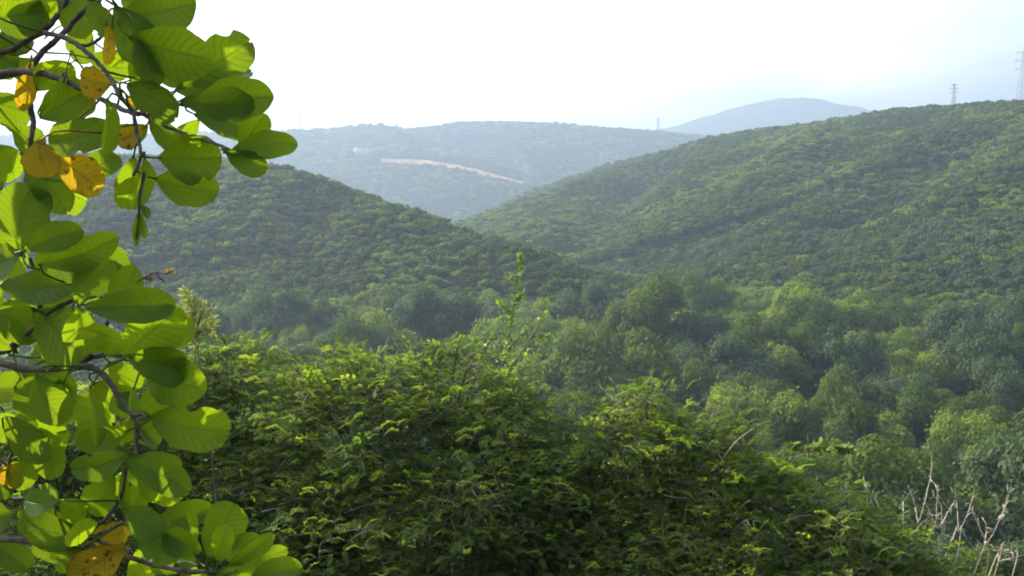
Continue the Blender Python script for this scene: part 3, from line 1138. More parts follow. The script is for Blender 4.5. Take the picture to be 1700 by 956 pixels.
r0 = dead('dead_bush', 'pale bare dead twigs in the bottom right corner', 7.4,
          [[(735, 760), (700, 620), (620, 430)], [(590, 600), (640, 420), (672, 260), (672, 130), (640, 35)], [(585, 610), (560, 470), (518, 350)],
           [(720, 770), (742, 620), (738, 480), (680, 410)], [(705, 600), (712, 450), (718, 350)], [(715, 400), (700, 340), (670, 312)],
           [(850, 800), (855, 640), (845, 480), (833, 375)], [(745, 610), (790, 520), (832, 450)], [(860, 660), (920, 530), (960, 390)],
           [(1045, 740), (985, 600), (938, 500)], [(980, 890), (1050, 740), (1140, 560), (1195, 400), (1220, 300)], [(1130, 560), (1160, 545), (1185, 528)],
           [(1030, 740), (1042, 660), (1040, 595)], [(1060, 950), (1130, 860), (1230, 835), (1296, 810)],            [(1120, 880), (1125, 800), (1122, 760)],
           [(640, 740), (700, 600), (720, 540)], [(790, 770), (815, 720), (828, 675)],            [(1040, 930), (980, 800), (880, 670)], [(560, 660), (600, 610), (662, 555)], [(1220, 955), (1213, 800), (1215, 730)]], 41)
dead('dead_bush', 'small bare twigs poking out behind the bush left of the larger dead clump', 7.8,
     [[(345, 540), (290, 430), (220, 335)], [(245, 500), (240, 410), (222, 340)], [(195, 490), (205, 450), (215, 430)], [(70, 430), (82, 395), (97, 360)], [(490, 690), (484, 560), (486, 450)],
      [(285, 500), (270, 450), (262, 430)]], 42)

# ------------------------------------------------------------------ broad-leaved tree close by at the left
def big_leaf_mat(name, base, light, trans_col, vein, trans=.5, spots=0.0, rough=.38):
    m, nt, out = new_mat(name)
    uv = N(nt, 'ShaderNodeUVMap', uv_map='UVMap')
    sep = N(nt, 'ShaderNodeSeparateXYZ')
    nt.links.new(uv.outputs[0], sep.inputs[0])
    # u along the leaf 0..1, v across -1..1 (stored as 0..1)
    vv = N(nt, 'ShaderNodeMath', operation='MULTIPLY_ADD'); vv.inputs[1].default_value = 2; vv.inputs[2].default_value = -1
    nt.links.new(sep.outputs['Y'], vv.inputs[0])
    av = N(nt, 'ShaderNodeMath', operation='ABSOLUTE'); nt.links.new(vv.outputs[0], av.inputs[0])
    mid = N(nt, 'ShaderNodeMapRange'); mid.inputs['From Min'].default_value = .025; mid.inputs['From Max'].default_value = .07
    mid.inputs['To Min'].default_value = 1; mid.inputs['To Max'].default_value = 0
    nt.links.new(av.outputs[0], mid.inputs['Value'])
    # side veins: bands of u - 0.22*|v|
    sl = N(nt, 'ShaderNodeMath', operation='MULTIPLY_ADD'); sl.inputs[1].default_value = -.20
    nt.links.new(av.outputs[0], sl.inputs[0]); nt.links.new(sep.outputs['X'], sl.inputs[2])
    fr = N(nt, 'ShaderNodeMath', operation='MULTIPLY'); fr.inputs[1].default_value = 10.5
    nt.links.new(sl.outputs[0], fr.inputs[0])
    pg = N(nt, 'ShaderNodeMath', operation='PINGPONG'); pg.inputs[1].default_value = .5
    nt.links.new(fr.outputs[0], pg.inputs[0])
    sv = N(nt, 'ShaderNodeMapRange'); sv.inputs['From Min'].default_value = .03; sv.inputs['From Max'].default_value = .10
    sv.inputs['To Min'].default_value = .9; sv.inputs['To Max'].default_value = 0
    nt.links.new(pg.outputs[0], sv.inputs['Value'])
    vn = N(nt, 'ShaderNodeMath', operation='MAXIMUM'); nt.links.new(mid.outputs[0], vn.inputs[0]); nt.links.new(sv.outputs[0], vn.inputs[1])
    tint = N(nt, 'ShaderNodeAttribute', attribute_name='tint')
    mixc = N(nt, 'ShaderNodeMix', data_type='RGBA'); mixc.inputs['A'].default_value = (*base, 1); mixc.inputs['B'].default_value = (*light, 1)
    tcn = N(nt, 'ShaderNodeTexCoord')
    no = N(nt, 'ShaderNodeTexNoise'); no.inputs['Scale'].default_value = 28; no.inputs['Detail'].default_value = 5
    nt.links.new(tcn.outputs['Object'], no.inputs['Vector'])
    ad = N(nt, 'ShaderNodeMath', operation='MULTIPLY_ADD'); ad.inputs[1].default_value = .5; nt.links.new(no.outputs['Fac'], ad.inputs[0])
    sb = N(nt, 'ShaderNodeMath', operation='SUBTRACT'); sb.inputs[1].default_value = .25
    nt.links.new(tint.outputs['Fac'], sb.inputs[0]); nt.links.new(sb.outputs[0], ad.inputs[2])
    nt.links.new(ad.outputs[0], mixc.inputs['Factor'])
    mv = N(nt, 'ShaderNodeMix', data_type='RGBA'); mv.inputs['B'].default_value = (*vein, 1)
    vs = N(nt, 'ShaderNodeMath', operation='MULTIPLY'); vs.inputs[1].default_value = .75; nt.links.new(vn.outputs[0], vs.inputs[0])
    nt.links.new(vs.outputs[0], mv.inputs['Factor']); nt.links.new(mixc.outputs['Result'], mv.inputs['A'])
    last = mv.outputs['Result']
    if spots:       # ageing leaf: green still in it here and there
        gn = N(nt, 'ShaderNodeTexNoise'); gn.inputs['Scale'].default_value = 14; gn.inputs['Detail'].default_value = 3
        nt.links.new(tcn.outputs['Object'], gn.inputs['Vector'])
        gr = N(nt, 'ShaderNodeMapRange'); gr.inputs['From Min'].default_value = .46; gr.inputs['From Max'].default_value = .66; gr.inputs['To Max'].default_value = .8
        nt.links.new(gn.outputs['Fac'], gr.inputs['Value'])
        ga = N(nt, 'ShaderNodeMix', data_type='RGBA'); ga.inputs['B'].default_value = (.13, .14, .015, 1)
        nt.links.new(gr.outputs[0], ga.inputs['Factor']); nt.links.new(last, ga.inputs['A'])
        last = ga.outputs['Result']
    # translucent colour
    tr = N(nt, 'ShaderNodeMix', data_type='RGBA'); tr.inputs['A'].default_value = (*trans_col, 1); tr.inputs['B'].default_value = tuple(c * .45 for c in trans_col) + (1,)
    nt.links.new(vs.outputs[0], tr.inputs['Factor'])
    tl = tr.outputs['Result']
    if not spots:
        bn = N(nt, 'ShaderNodeTexNoise'); bn.inputs['Scale'].default_value = 110; bn.inputs['Detail'].default_value = 3
        nt.links.new(tcn.outputs['Object'], bn.inputs['Vector'])
        br_ = N(nt, 'ShaderNodeMapRange'); br_.inputs['From Min'].default_value = .67; br_.inputs['From Max'].default_value = .74; br_.inputs['To Max'].default_value = .6
        nt.links.new(bn.outputs['Fac'], br_.inputs['Value'])
        b1 = N(nt, 'ShaderNodeMix', data_type='RGBA'); b1.inputs['B'].default_value = (.11, .07, .02, 1)
        b2 = N(nt, 'ShaderNodeMix', data_type='RGBA'); b2.inputs['B'].default_value = (.14, .10, .01, 1)
        for n_, src in ((b1, last), (b2, tl)):
            nt.links.new(br_.outputs[0], n_.inputs['Factor']); nt.links.new(src, n_.inputs['A'])
        last, tl = b1.outputs['Result'], b2.outputs['Result']
    if spots:       # brown creeping in from the margin
        eg = N(nt, 'ShaderNodeMath', operation='MULTIPLY_ADD'); eg.inputs[1].default_value = .9
        nt.links.new(no.outputs['Fac'], eg.inputs[0]); nt.links.new(av.outputs[0], eg.inputs[2])
        er = N(nt, 'ShaderNodeMapRange'); er.inputs['From Min'].default_value = 1.32; er.inputs['From Max'].default_value = 1.52; er.inputs['To Max'].default_value = .75
        nt.links.new(eg.outputs[0], er.inputs['Value'])
        e1 = N(nt, 'ShaderNodeMix', data_type='RGBA'); e1.inputs['B'].default_value = (.16, .075, .02, 1)
        e2 = N(nt, 'ShaderNodeMix', data_type='RGBA'); e2.inputs['B'].default_value = (.22, .10, .012, 1)
        for n_, src in ((e1, last), (e2, tl)):
            nt.links.new(er.outputs[0], n_.inputs['Factor']); nt.links.new(src, n_.inputs['A'])
        last, tl = e1.outputs['Result'], e2.outputs['Result']
    if spots:
        sp = N(nt, 'ShaderNodeTexNoise'); sp.inputs['Scale'].default_value = 75; sp.inputs['Detail'].default_value = 2
        nt.links.new(tcn.outputs['Object'], sp.inputs['Vector'])
        sr = N(nt, 'ShaderNodeMapRange'); sr.inputs['From Min'].default_value = .62; sr.inputs['From Max'].default_value = .70
        nt.links.new(sp.outputs['Fac'], sr.inputs['Value'])
        sm = N(nt, 'ShaderNodeMath', operation='MULTIPLY'); sm.inputs[1].default_value = spots; nt.links.new(sr.outputs[0], sm.inputs[0])
        a1 = N(nt, 'ShaderNodeMix', data_type='RGBA'); a1.inputs['B'].default_value = (.10, .045, .012, 1)
        a2 = N(nt, 'ShaderNodeMix', data_type='RGBA'); a2.inputs['B'].default_value = (.16, .07, .01, 1)
        for n_, src in ((a1, last), (a2, tl)):
            nt.links.new(sm.outputs[0], n_.inputs['Factor']); nt.links.new(src, n_.inputs['A'])
        last, tl = a1.outputs['Result'], a2.outputs['Result']
    bmp = N(nt, 'ShaderNodeBump'); bmp.inputs['Strength'].default_value = .8; bmp.inputs['Distance'].default_value = .002; bmp.invert = True
    nt.links.new(vn.outputs[0], bmp.inputs['Height'])
    p = N(nt, 'ShaderNodeBsdfPrincipled'); p.inputs['Roughness'].default_value = rough; p.inputs['Specular IOR Level'].default_value = .2
    t = N(nt, 'ShaderNodeBsdfTranslucent')
    nt.links.new(last, p.inputs['Base Color']); nt.links.new(tl, t.inputs['Color'])
    nt.links.new(bmp.outputs[0], p.inputs['Normal'])
    mx_ = N(nt, 'ShaderNodeMixShader'); mx_.inputs[0].default_value = trans
    nt.links.new(p.outputs[0], mx_.inputs[1]); nt.links.new(t.outputs[0], mx_.inputs[2])
    nt.links.new(mx_.outputs[0], out.inputs['Surface'])
    return m


M['leaf_green'] = big_leaf_mat('leaf_green', (.028, .080, .006), (.066, .128, .010), (.27, .40, .008), (.15, .21, .05))
M['leaf_yellow'] = big_leaf_mat('leaf_yellow', (.36, .22, .018), (.46, .31, .025), (.56, .37, .012), (.45, .28, .05), .5, .9, .55)
M['leaf_brown'] = big_leaf_mat('leaf_brown', (.10, .06, .02), (.14, .09, .03), (.16, .11, .02), (.14, .09, .03), .4, .6, .6)
M['limb'] = bark_mat('limb', (.055, .042, .036), (.17, .125, .10), 60)


def leaf_geo(B, T, wpx, roll, curl, fold, g):
    """Obovate leaf blade with a rounded tip, a short stalk, a fold along the midrib and gentle waves."""
    B, T = np.asarray(B, float), np.asarray(T, float)
    ax = T - B
    L = np.linalg.norm(ax)
    x = ax / L
    view = -(B + T) / 2
    view /= np.linalg.norm(view)
    n = view - x * (view @ x)
    n /= np.linalg.norm(n)
    s_ = np.cross(n, x)
    n2 = n * math.cos(roll) + s_ * math.sin(roll)
    s2 = np.cross(n2, x)
    D = (B[1] + T[1]) / 2
    W = wpx * D / FPX / max(.35, abs(math.cos(roll)))
    nu, nvv = 26, 9
    V, UV = [], []
    ph = g.uniform(0, 6.28)
    skew = g.normal() * .04
    notch = g.uniform(0, .05) if g.random() < .6 else 0.0
    bite = (g.uniform(.35, .9), g.choice([-1, 1]), g.uniform(.05, .10)) if g.random() < .22 else None
    for i in range(nu):
        t = math.sin(math.pi / 2 * i / (nu - 1)) ** 1.15
        pk = .58
        if t < pk:
            hw = W / 2 * max(.03, math.sin(math.pi / 2 * t / pk) ** .85)
        else:
            hw = W / 2 * max(.02, (1 - ((t - pk) / (1 - pk)) ** 2.3)) ** .52
        hw *= 1 + .05 * math.sin(9 * t + ph) + .03 * math.sin(23 * t + 2 * ph)
        for j in range(nvv):
            u = -1 + 2 * j / (nvv - 1)
            hu = hw
            if bite is not None and u * bite[1] > .3 and abs(t - bite[0]) < bite[2]:
                hu = hw * (1 - .3 * (1 - ((t - bite[0]) / bite[2]) ** 2))
            q = B + x * (L * (t - notch * max(0, t - .8) / .2 * (1 - abs(u)) ** 2)) + s2 * (u * hu + skew * L * math.sin(math.pi * t))
            h = curl * L * (t * t - t * .3) * -1 + fold * abs(u) * hw + .02 * L * abs(u) ** 2 * math.sin(9 * t + ph + (2 if u > 0 else 0))
            h += .011 * L * math.cos(2 * math.pi * 10.5 * (t - .2 * abs(u))) * min(1, abs(u) * 2) * (1 - abs(u) * .5)
            V.append(q + n2 * h)
            UV.append([t, (u + 1) / 2])
    Fq = [[i * nvv + j, (i + 1) * nvv + j, (i + 1) * nvv + j + 1, i * nvv + j + 1] for i in range(nu - 1) for j in range(nvv - 1)]
    return np.array(V), np.array(Fq), np.array(UV), x


# branches as photo polylines: (points, depth at start, depth at end, radius px at start, at end)
BR = [
    ('a', [(-60, 125), (-10, 95), (60, 62), (105, 25), (125, -12), (150, -90)], 1.85, 1.75, 6, 3.5),
    ('b', [(-70, 130), (30, 124), (75, 85), (105, 55), (140, 20), (172, -12), (230, -80)], 1.75, 1.7, 6, 3),
    ('c', [(-70, 122), (-10, 124), (35, 122), (80, 130), (130, 150), (175, 172), (215, 190), (245, 191), (265, 200)], 1.72, 1.62, 6, 3),
    ('d', [(36, 122), (48, 168), (54, 207), (52, 240), (40, 330), (36, 420)], 1.74, 1.7, 5.5, 3),
    ('e', [(75, 55), (115, 68), (140, 88), (170, 115), (190, 140), (205, 165), (228, 192), (240, 235), (249, 265), (238, 300)], 1.7, 1.58, 4, 2.5),
    ('f', [(245, 191), (290, 172), (320, 168), (345, 170)], 1.62, 1.58, 3, 2),
    ('g', [(249, 192), (285, 211), (330, 225), (372, 242), (398, 252)], 1.62, 1.56, 3, 2),
    ('h', [(-80, 600), (-10, 588), (20, 575), (48, 545), (60, 500), (55, 465), (36, 425)], 1.9, 1.75, 6, 3),
    ('i', [(20, 574), (50, 550), (80, 520), (120, 503), (160, 492), (195, 500)], 1.8, 1.68, 5, 2.5),
    ('j', [(-90, 590), (-10, 601), (50, 612), (110, 612), (150, 610), (180, 635), (205, 675), (217, 690), (224, 745), (212, 775)], 1.82, 1.68, 7, 3),
    ('k', [(130, 611), (150, 585), (163, 556), (177, 532)], 1.8, 1.7, 4, 3),
    ('l', [(140, 600), (175, 592), (212, 594), (250, 596)], 1.8, 1.64, 4.5, 2.5),
    ('m', [(217, 690), (240, 688), (256, 690)], 1.7, 1.66, 3, 2),
    ('n', [(-90, 885), (0, 896), (60, 902), (110, 905), (200, 925), (300, 950), (360, 950)], 1.7, 1.6, 6, 3.5),
    ('o', [(125, 907), (155, 880), (185, 850), (203, 812), (208, 775)], 1.68, 1.62, 4, 2.5),
    ('p', [(150, 893), (178, 882), (208, 862)], 1.68, 1.6, 3.5, 2.5),
    ('q', [(105, 908), (130, 935), (160, 975)], 1.68, 1.62, 4, 3),
    ('r', [(150, 893), (190, 905), (222, 912)], 1.68, 1.58, 3, 2.5),
    ('s', [(115, 68), (150, 72), (185, 45), (200, 10)], 1.7, 1.64, 3, 2),
    ('t', [(-90, 765), (-20, 780), (10, 770), (22, 745)], 1.8, 1.75, 4, 2.5),
    ('u', [(-90, 330), (-40, 350), (0, 330)], 1.9, 1.8, 5, 3),
    ('v', [(-90, 835), (-10, 830), (30, 828), (95, 832)], 1.8, 1.72, 4, 2),
]
TB = P(-420, 900, 1.9)
tree_base = np.array([TB[0], TB[1], H1(TB[0], TB[1])])
tree = empty('broadleaf_tree', tree_base)
tag(tree, 'close tree of big round leathery leaves filling the left edge', 'tree')
b = MB()
tk = spline([tree_base - [0, 0, .2], P(-400, 850, 1.95), P(-430, 500, 2.0), P(-390, 120, 2.0), P(-420, -250, 2.05)], 22)
b.tube(tk, np.linspace(.085, .03, 22), 10)
for start, y_px in ((.30, 885), (.45, 765), (.52, 595), (.60, 600), (.72, 330), (.85, 124), (.86, 122)):
    st = tk[int(start * 21)]
    en = P(-85, y_px, 1.85)
    b.tube(spline([st, (st + en) / 2 + np.array([0, 0, .03]), en], 8), np.linspace(.035, .010, 8), 7)
b.build('trunk', M['limb'], tree, origin=tree_base)
branch_obj, branch_pts = {}, {}
for nm, pl, d0, d1, r0_, r1_ in BR:
    dd = np.linspace(d0, d1, len(pl))
    c = spline([P(a, b_, d) for (a, b_), d in zip(pl, dd)], 8 * len(pl))
    n = len(c)
    c = c + np.cumsum(np.random.default_rng(ord(nm)).normal(size=(n, 3)) * .0006, axis=0)
    rr_ = np.linspace(r0_, r1_, n) * 1.75 / FPX
    rr_ = rr_ * (1 + .18 * (np.arange(n) % 7 == 0))
    b = MB()
    b.tube(c, rr_, 8)
    branch_obj[nm] = b.build('branch', M['limb'], tree, origin=tree_base)
    branch_pts[nm] = c

g = np.random.default_rng(77)
# leaves read off the photograph: base px, tip px, width px, depth, roll in degrees, material, lift of the tip towards the eye
LV = [
    # top cluster
    (205, 28, 322, 2, 84, 1.66, 10, 'g'), (214, 62, 354, 100, 84, 1.60, -8, 'g'), (300, 142, 417, 64, 78, 1.66, 15, 'g'), (290, 150, 402, 128, 60, 1.70, 30, 'g'),
    (326, 152, 414, 106, 26, 1.72, 60, 'g'), (300, 168, 424, 172, 56, 1.52, 5, 'g'), (325, 165, 456, 160, 70, 1.57, -12, 'g'), (322, 190, 418, 212, 58, 1.60, 20, 'g'),
    (398, 250, 442, 188, 46, 1.62, -15, 'g'), (380, 252, 494, 238, 46, 1.55, 12, 'g'), (374, 252, 444, 284, 42, 1.54, -10, 'g'), (262, 262, 368, 262, 84, 1.58, 0, 'g'),
    (256, 296, 363, 318, 66, 1.60, 15, 'g'), (212, 138, 293, 198, 60, 1.60, -5, 'g'), (222, 258, 208, 347, 52, 1.62, 20, 'g'), (240, 262, 224, 350, 30, 1.57, 45, 'g'),
    (178, 162, 182, 258, 27, 1.55, 35, 'g'), (65, 196, 152, 148, 70, 1.66, 10, 'g'), (62, 150, 114, 104, 52, 1.72, -20, 'g'), (202, 210, 78, 236, 62, 1.60, -10, 'g'),
    (135, 296, 197, 258, 46, 1.66, 15, 'g'), (38, 262, 117, 346, 58, 1.68, 10, 'g'), (-25, 85, 34, 105, 66, 1.80, 10, 'g'), (-15, 170, 52, 190, 62, 1.78, -20, 'g'),
    (190, 8, 258, 128, 78, 1.62, 12, 'g'), (148, -2, 176, 62, 40, 1.60, 30, 'g'), (165, 5, 108, 52, 54, 1.76, -20, 'g'), (232, 55, 262, 142, 46, 1.60, 25, 'g'),
    (332, 198, 278, 242, 32, 1.66, 20, 'g'), (-20, 32, 78, 22, 78, 1.78, 5, 'g'), (40, -18, 62, 60, 64, 1.82, -15, 'g'), (5, 45, 40, 92, 52, 1.86, 15, 'g'),
    (88, -8, 62, 40, 46, 1.8, 20, 'g'), (260, 130, 330, 110, 60, 1.72, 15, 'g'), (250, 190, 300, 250, 40, 1.68, 20, 'g'), (246, 208, 205, 240, 34, 1.68, -20, 'g'),
    (268, 20, 210, -40, 70, 1.72, 10, 'g'), (20, 210, 72, 250, 46, 1.8, -10, 'g'), (0, 240, 30, 300, 50, 1.85, 20, 'g'), (120, 30, 150, 75, 34, 1.84, -25, 'g'),
    (215, 135, 262, 95, 46, 1.7, 20, 'g'), (248, 175, 218, 128, 36, 1.7, -20, 'g'), (64, 100, 20, 128, 50, 1.84, 20, 'g'), (170, 80, 205, 105, 30, 1.7, 0, 'g'),
    (185, 140, 132, 130, 54, 1.56, 5, 'y'), (62, 232, 80, 294, 60, 1.54, -5, 'y'), (88, 262, 171, 318, 62, 1.60, 8, 'y'), (240, 212, 190, 234, 42, 1.64, 10, 'y'),
    (176, 38, 184, 110, 21, 1.58, 30, 'y'), (52, 98, 40, 186, 32, 1.70, 20, 'y'), (213, 158, 226, 182, 20, 1.66, 10, 'y'),
    # middle cluster
    (38, 414, 62, 302, 84, 1.62, -14, 'g'), (38, 416, 138, 380, 50, 1.56, 12, 'g'), (62, 440, 197, 392, 54, 1.60, -6, 'g'), (62, 448, 162, 428, 60, 1.66, 18, 'g'),
    (124, 500, 184, 432, 62, 1.62, 6, 'g'), (178, 506, 226, 444, 54, 1.60, -8, 'g'), (35, 420, -18, 338, 56, 1.7, 20, 'g'), (34, 422, -14, 444, 62, 1.64, -18, 'g'),
    (0, 474, 132, 468, 62, 1.74, 12, 'g'), (143, 512, 292, 506, 62, 1.54, 6, 'g'), (205, 592, 300, 512, 86, 1.60, -12, 'g'), (248, 582, 329, 538, 50, 1.66, 10, 'g'),
    (130, 508, 130, 563, 56, 1.58, 8, 'b'), (212, 592, 312, 618, 66, 1.54, 8, 'g'), (236, 602, 336, 650, 82, 1.58, -8, 'g'), (296, 626, 236, 688, 44, 1.60, 15, 'g'),
    (245, 690, 384, 716, 80, 1.56, 4, 'g'), (55, 515, 150, 590, 96, 1.74, 10, 'g'), (132, 530, 206, 580, 46, 1.70, -45, 'g'), (-5, 516, 60, 560, 62, 1.78, 12, 'g'),
    (-20, 645, 38, 640, 52, 1.8, 10, 'g'), (72, 622, 24, 694, 58, 1.72, -10, 'g'), (58, 622, 112, 700, 62, 1.66, 14, 'g'), (104, 636, 92, 712, 56, 1.70, -16, 'g'),
    (114, 714, 68, 744, 38, 1.76, 6, 'g'), (150, 640, 158, 742, 23, 1.62, 40, 'g'), (8, 690, 76, 768, 54, 1.66, 14, 'g'), (40, 700, 94, 792, 56, 1.70, -14, 'g'),
    (154, 636, 222, 684, 56, 1.74, 8, 'g'), (216, 714, 130, 734, 44, 1.64, -10, 'g'), (198, 742, 128, 712, 62, 1.72, 10, 'g'), (216, 752, 112, 782, 50, 1.58, 6, 'g'),
    (190, 788, 136, 848, 62, 1.66, -8, 'g'), (200, 758, 318, 812, 56, 1.58, 12, 'g'), (222, 772, 298, 836, 62, 1.66, -8, 'g'), (232, 756, 299, 772, 36, 1.64, 10, 'g'),
    (204, 782, 210, 852, 19, 1.64, 30, 'g'), (222, 690, 206, 650, 36, 1.72, -20, 'g'), (226, 700, 262, 740, 34, 1.7, 20, 'g'), (220, 692, 200, 735, 30, 1.72, 10, 'g'),
    (40, 560, 10, 500, 52, 1.82, 10, 'g'), (90, 520, 100, 470, 50, 1.78, -10, 'g'), (70, 600, 130, 560, 60, 1.84, 12, 'g'), (30, 610, 60, 660, 46, 1.84, 10, 'g'),
    (175, 590, 240, 560, 46, 1.76, 16, 'g'), (180, 600, 230, 640, 46, 1.76, -16, 'g'), (60, 470, 90, 420, 50, 1.8, 10, 'g'), (20, 580, -20, 540, 50, 1.85, 10, 'g'),
    (-10, 400, 20, 470, 60, 1.86, -10, 'g'), (-20, 690, 30, 720, 50, 1.84, 10, 'g'), (20, 750, 60, 690, 50, 1.8, 12, 'g'), (222, 645, 216, 678, 22, 1.62, 55, 'g'),
    # bottom cluster
    (230, 872, 156, 898, 46, 1.64, 8, 'y'), (212, 905, 116, 960, 66, 1.60, -6, 'y'), (150, 892, 8, 868, 64, 1.62, 10, 'g'), (98, 832, 34, 830, 46, 1.58, 10, 'g'),
    (96, 830, 142, 868, 46, 1.64, -14, 'g'), (66, 806, 96, 832, 26, 1.66, 50, 'g'), (132, 912, 78, 946, 46, 1.62, 10, 'g'), (128, 906, 140, 868, 40, 1.56, -40, 'g'),
    (205, 842, 270, 886, 54, 1.54, 14, 'g'), (224, 890, 298, 922, 62, 1.58, -8, 'g'), (252, 876, 358, 846, 54, 1.62, 6, 'g'), (344, 926, 388, 834, 72, 1.56, -8, 'g'),
    (362, 932, 376, 872, 38, 1.52, 24, 'g'), (336, 916, 270, 888, 48, 1.58, 10, 'g'), (334, 936, 284, 930, 34, 1.62, -20, 'g'), (372, 930, 430, 890, 38, 1.58, 12, 'g'),
    (376, 940, 456, 892, 30, 1.53, -42, 'g'), (388, 950, 476, 912, 36, 1.56, 12, 'g'), (412, 966, 504, 944, 52, 1.54, -6, 'g'), (356, 950, 424, 960, 34, 1.56, 10, 'g'),
    (322, 920, 312, 826, 15, 1.54, 40, 'g'), (-10, 790, 36, 786, 42, 1.74, 8, 'y'), (-16, 818, 18, 820, 26, 1.72, 10, 'g'), (-20, 860, 20, 850, 54, 1.66, -10, 'g'),
    (300, 950, 240, 915, 40, 1.66, 10, 'g'), (226, 912, 250, 960, 50, 1.68, -8, 'g'), (210, 860, 240, 800, 40, 1.7, 12, 'g'), (300, 945, 330, 985, 50, 1.62, 10, 'g'),
    (208, 780, 180, 820, 34, 1.72, 20, 'g'), (200, 770, 240, 800, 30, 1.7, -40, 'g'), (10, 772, 60, 800, 50, 1.76, 10, 'g'), (-10, 900, 50, 940, 50, 1.72, 10, 'g'),
]
# more leaves of the same tree outside the frame and deeper in: they shade the ones in view
for i in range(150):
    bx, by = g.uniform(-420, -40), g.uniform(-320, 960)
    if g.random() < .22:
        bx, by = g.uniform(-100, 270), g.uniform(-330, -50)
    a = g.uniform(0, 6.28)
    L = g.uniform(80, 125)
    LV.append((bx, by, bx + L * math.cos(a), by + L * math.sin(a) * .8, g.uniform(46, 76), g.uniform(1.6, 2.35), g.uniform(-35, 35), 'g'))
for i in range(34):
    bx, by = g.uniform(-30, 170), g.choice([g.uniform(-20, 130), g.uniform(300, 740), g.uniform(420, 740), g.uniform(760, 900)])
    if by > 640: bx = min(bx, 110)
    a = g.uniform(0, 6.28)
    L = g.uniform(60, 95)
    LV.append((bx, by, bx + L * math.cos(a), by + L * math.sin(a), g.uniform(40, 60), g.uniform(1.9, 2.3), g.uniform(-35, 35), 'g'))

allc = np.concatenate([branch_pts[k] for k in branch_pts])
alln = sum([[k] * len(branch_pts[k]) for k in branch_pts], [])


def shows(l):
    x0, x1, y0, y1 = min(l[0], l[2]), max(l[0], l[2]), min(l[1], l[3]), max(l[1], l[3])
    inx = max(0, min(x1, 1700) - max(x0, 0)) / max(1, x1 - x0)
    iny = max(0, min(y1, 956) - max(y0, 0)) / max(1, y1 - y0)
    return math.hypot(l[2] - l[0], l[3] - l[1]) * l[4] * inx * iny * (1.0 if l[5] < 1.8 else .3)


own = set(sorted(range(len(LV)), key=lambda i: -shows(LV[i]) * (9 if LV[i][7] != 'g' else 1))[:100 + sum(l[7] != 'g' for l in LV)])
deep = dict(v=[], f=[], uv=[], t=[], n=0)
for li, (bx, by, tx, ty, w, D, roll, mt) in enumerate(LV):
    dt = g.uniform(-.03, .05)
    B_, T_ = P(bx, by, D), P(tx, ty, D + dt)
    V, Fq, UV, x = leaf_geo(B_, T_, w, R(roll + g.normal() * 13), g.uniform(-.10, .30), g.uniform(.03, .48), g)
    i = int(np.argmin(np.linalg.norm(allc - B_, axis=1)))
    a = allc[i]
    if np.linalg.norm(a - B_) > .12:       # a stalk of its own reaching back towards the branch
        a = B_ + (a - B_) / np.linalg.norm(a - B_) * .12
    st = MB()
    md = B_ - x * .012 + (a - B_) * .3
    st.tube(spline([a, md, B_ + x * .004], 6), np.linspace(.0022, .0014, 6), 5)
    sv_, sf_ = np.concatenate(st.v), np.concatenate(st.f)
    tnt = float(np.clip(g.normal(.5, .22), 0, 1))
    c = deep if li not in own else dict(v=[], f=[], uv=[], t=[], n=0)
    for vv_, ff_, uu_ in ((V, Fq, UV), (sv_, sf_, np.full((len(sv_), 2), .5))):
        c['v'].append(vv_); c['f'].append(ff_ + c['n']); c['uv'].append(uu_); c['t'].append(np.full(len(vv_), tnt)); c['n'] += len(vv_)
    if li in own:
        nm, mat_ = {'g': ('leaf', 'leaf_green'), 'y': ('yellow_leaf', 'leaf_yellow'), 'b': ('brown_leaf', 'leaf_brown')}[mt]
        o = link(nm, mesh_np(nm, np.concatenate(c['v']) - tree_base, np.concatenate(c['f']), [M[mat_]], True, {'tint': np.concatenate(c['t'])}, np.concatenate(c['uv'])), branch_obj[alln[i]])
        if mt == 'y': o['label'] = 'yellowed leaf with brown spots'
        if mt == 'b': o['label'] = 'reddish brown withered leaf'
c = deep
o = link('foliage', mesh_np('foliage', np.concatenate(c['v']) - tree_base, np.concatenate(c['f']), [M['leaf_green']], True, {'tint': np.concatenate(c['t'])}, np.concatenate(c['uv'])), tree)
o['kind'] = 'stuff'

# hanging young shoot and withered flower heads
b = MB()
hs = spline([P(240, 285, 1.57), P(232, 330, 1.56), P(231, 352, 1.56), P(227, 408, 1.56)], 10)
b.tube(hs, np.linspace(.003, .0015, 10), 5)
o = b.build('hanging_shoot', M['limb'], tree, origin=tree_base)
v_, f_, uv_, n_ = [], [], [], 0
for (bx, by, tx, ty, w, roll) in ((231, 350, 224, 400, 12, 10), (232, 352, 240, 395, 13, -25), (230, 372, 226, 409, 10, 30), (235, 340, 246, 362, 14, 10)):
    V, Fq, UV, x = leaf_geo(P(bx, by, 1.56), P(tx, ty, 1.55), w, R(roll), .1, .4, g)
    v_.append(V); f_.append(Fq + n_); uv_.append(UV); n_ += len(V)
link('young_leaves', mesh_np('young_leaves', np.concatenate(v_) - tree_base, np.concatenate(f_), [M['leaf_green']], True, {'tint': np.full(n_, .9)}, np.concatenate(uv_)), o)
M['dry_flower'] = leaf_mat('dry_flower', [(.22, .10, .05), (.38, .24, .14), (.55, .42, .28)], .35, 1.2, .7, .2, 'attr')
b = MB()
for pl in ([(226, 470), (236, 462), (246, 461)], [(236, 462), (258, 452), (275, 455), (283, 452)], [(258, 452), (266, 462), (271, 467)], [(240, 462), (250, 466)]):
    b.tube(spline([P(*q, 1.62) for q in pl], 6), .0011, 4)
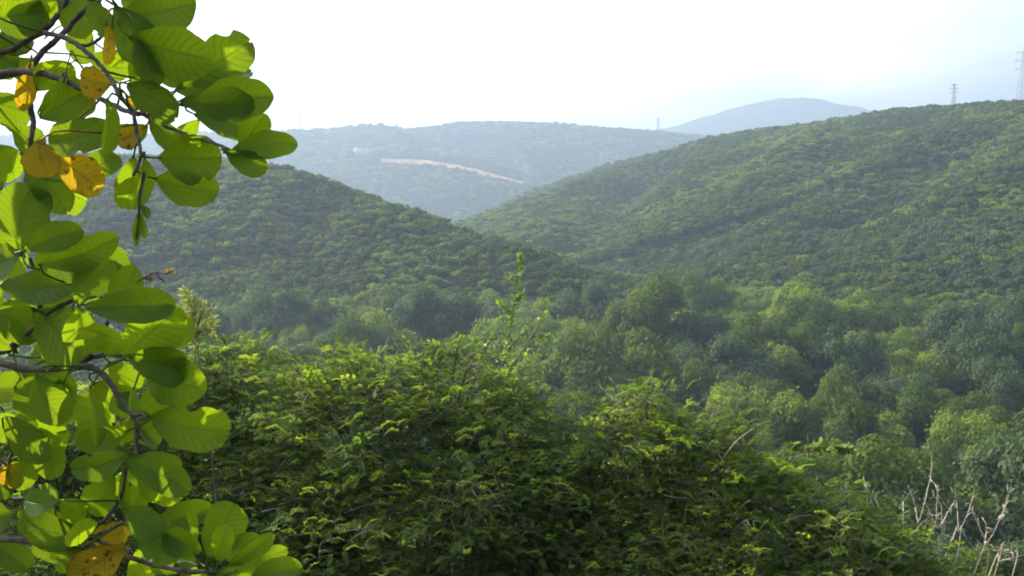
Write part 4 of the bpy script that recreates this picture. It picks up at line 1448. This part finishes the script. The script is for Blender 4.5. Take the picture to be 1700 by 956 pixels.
o = b.build('flower_stalk', M['limb'], tree, origin=tree_base)
V, T = [], []
for (cx, cy_) in ((241, 459), (247, 461), (252, 465), (251, 458), (282, 452), (286, 455), (279, 449), (271, 467), (285, 448)):
    cpos = P(cx, cy_, 1.62)
    for i in range(12):
        d = g.normal(size=3); d /= np.linalg.norm(d)
        u = np.cross(d, g.normal(size=3)); u /= np.linalg.norm(u)
        V += [cpos, cpos + d * .003 + u * .0014, cpos + d * .0058, cpos + d * .003 - u * .0014]
        T += [g.random()] * 4
link('dry_flowers', mesh_np('dry_flowers', np.array(V) - tree_base, np.arange(len(V)).reshape(-1, 4), [M['dry_flower']], attrs={'tint': T}), o)
# dark bud cluster hanging against the sky
b = MB()
for pl in ([(119, 83), (112, 108), (107, 130)], [(119, 83), (128, 100), (136, 111)], [(114, 108), (120, 103), (127, 100)], [(110, 118), (104, 124)], [(108, 126), (112, 134)]):
    b.tube(spline([P(*q, 1.66) for q in pl], 5), .0012, 4)
for q in ((107, 130), (104, 124), (110, 126), (106, 135), (112, 134), (109, 121), (136, 111)):
    c0 = P(*q, 1.66)
    b.tube([c0 + [0, 0, .003], c0 + [0, 0, .001], c0 - [0, 0, .003]], [.0008, .0026, .0008], 5)
b.build('bud_stalk', M['limb'], tree, origin=tree_base)

# ------------------------------------------------------------------ haze: one closed box of even air round everything
hz = MB()
hz.box((0, 4200, 330), (19000, 20000, 840))
m, nt, out = new_mat('haze')
pv = N(nt, 'ShaderNodeVolumePrincipled')
pv.inputs['Color'].default_value = (.38, .48, .64, 1)
pv.inputs['Density'].default_value = HAZE_DENSITY
pv.inputs['Anisotropy'].default_value = 0.35
nt.links.new(pv.outputs[0], out.inputs['Volume'])
zmin, zmax = float(tv[:, 2].min()), float(tv[:, 2].max())
hz = MB()
hz.box((0, 0, (zmin - 1 + zmax + 25) / 2), (18400, 18400, zmax + 25 - zmin + 1))
ho = hz.build('haze', m, smooth=False)
tag(ho, 'pale blue haze filling the valley and fading the far hills', 'haze', kind='stuff')
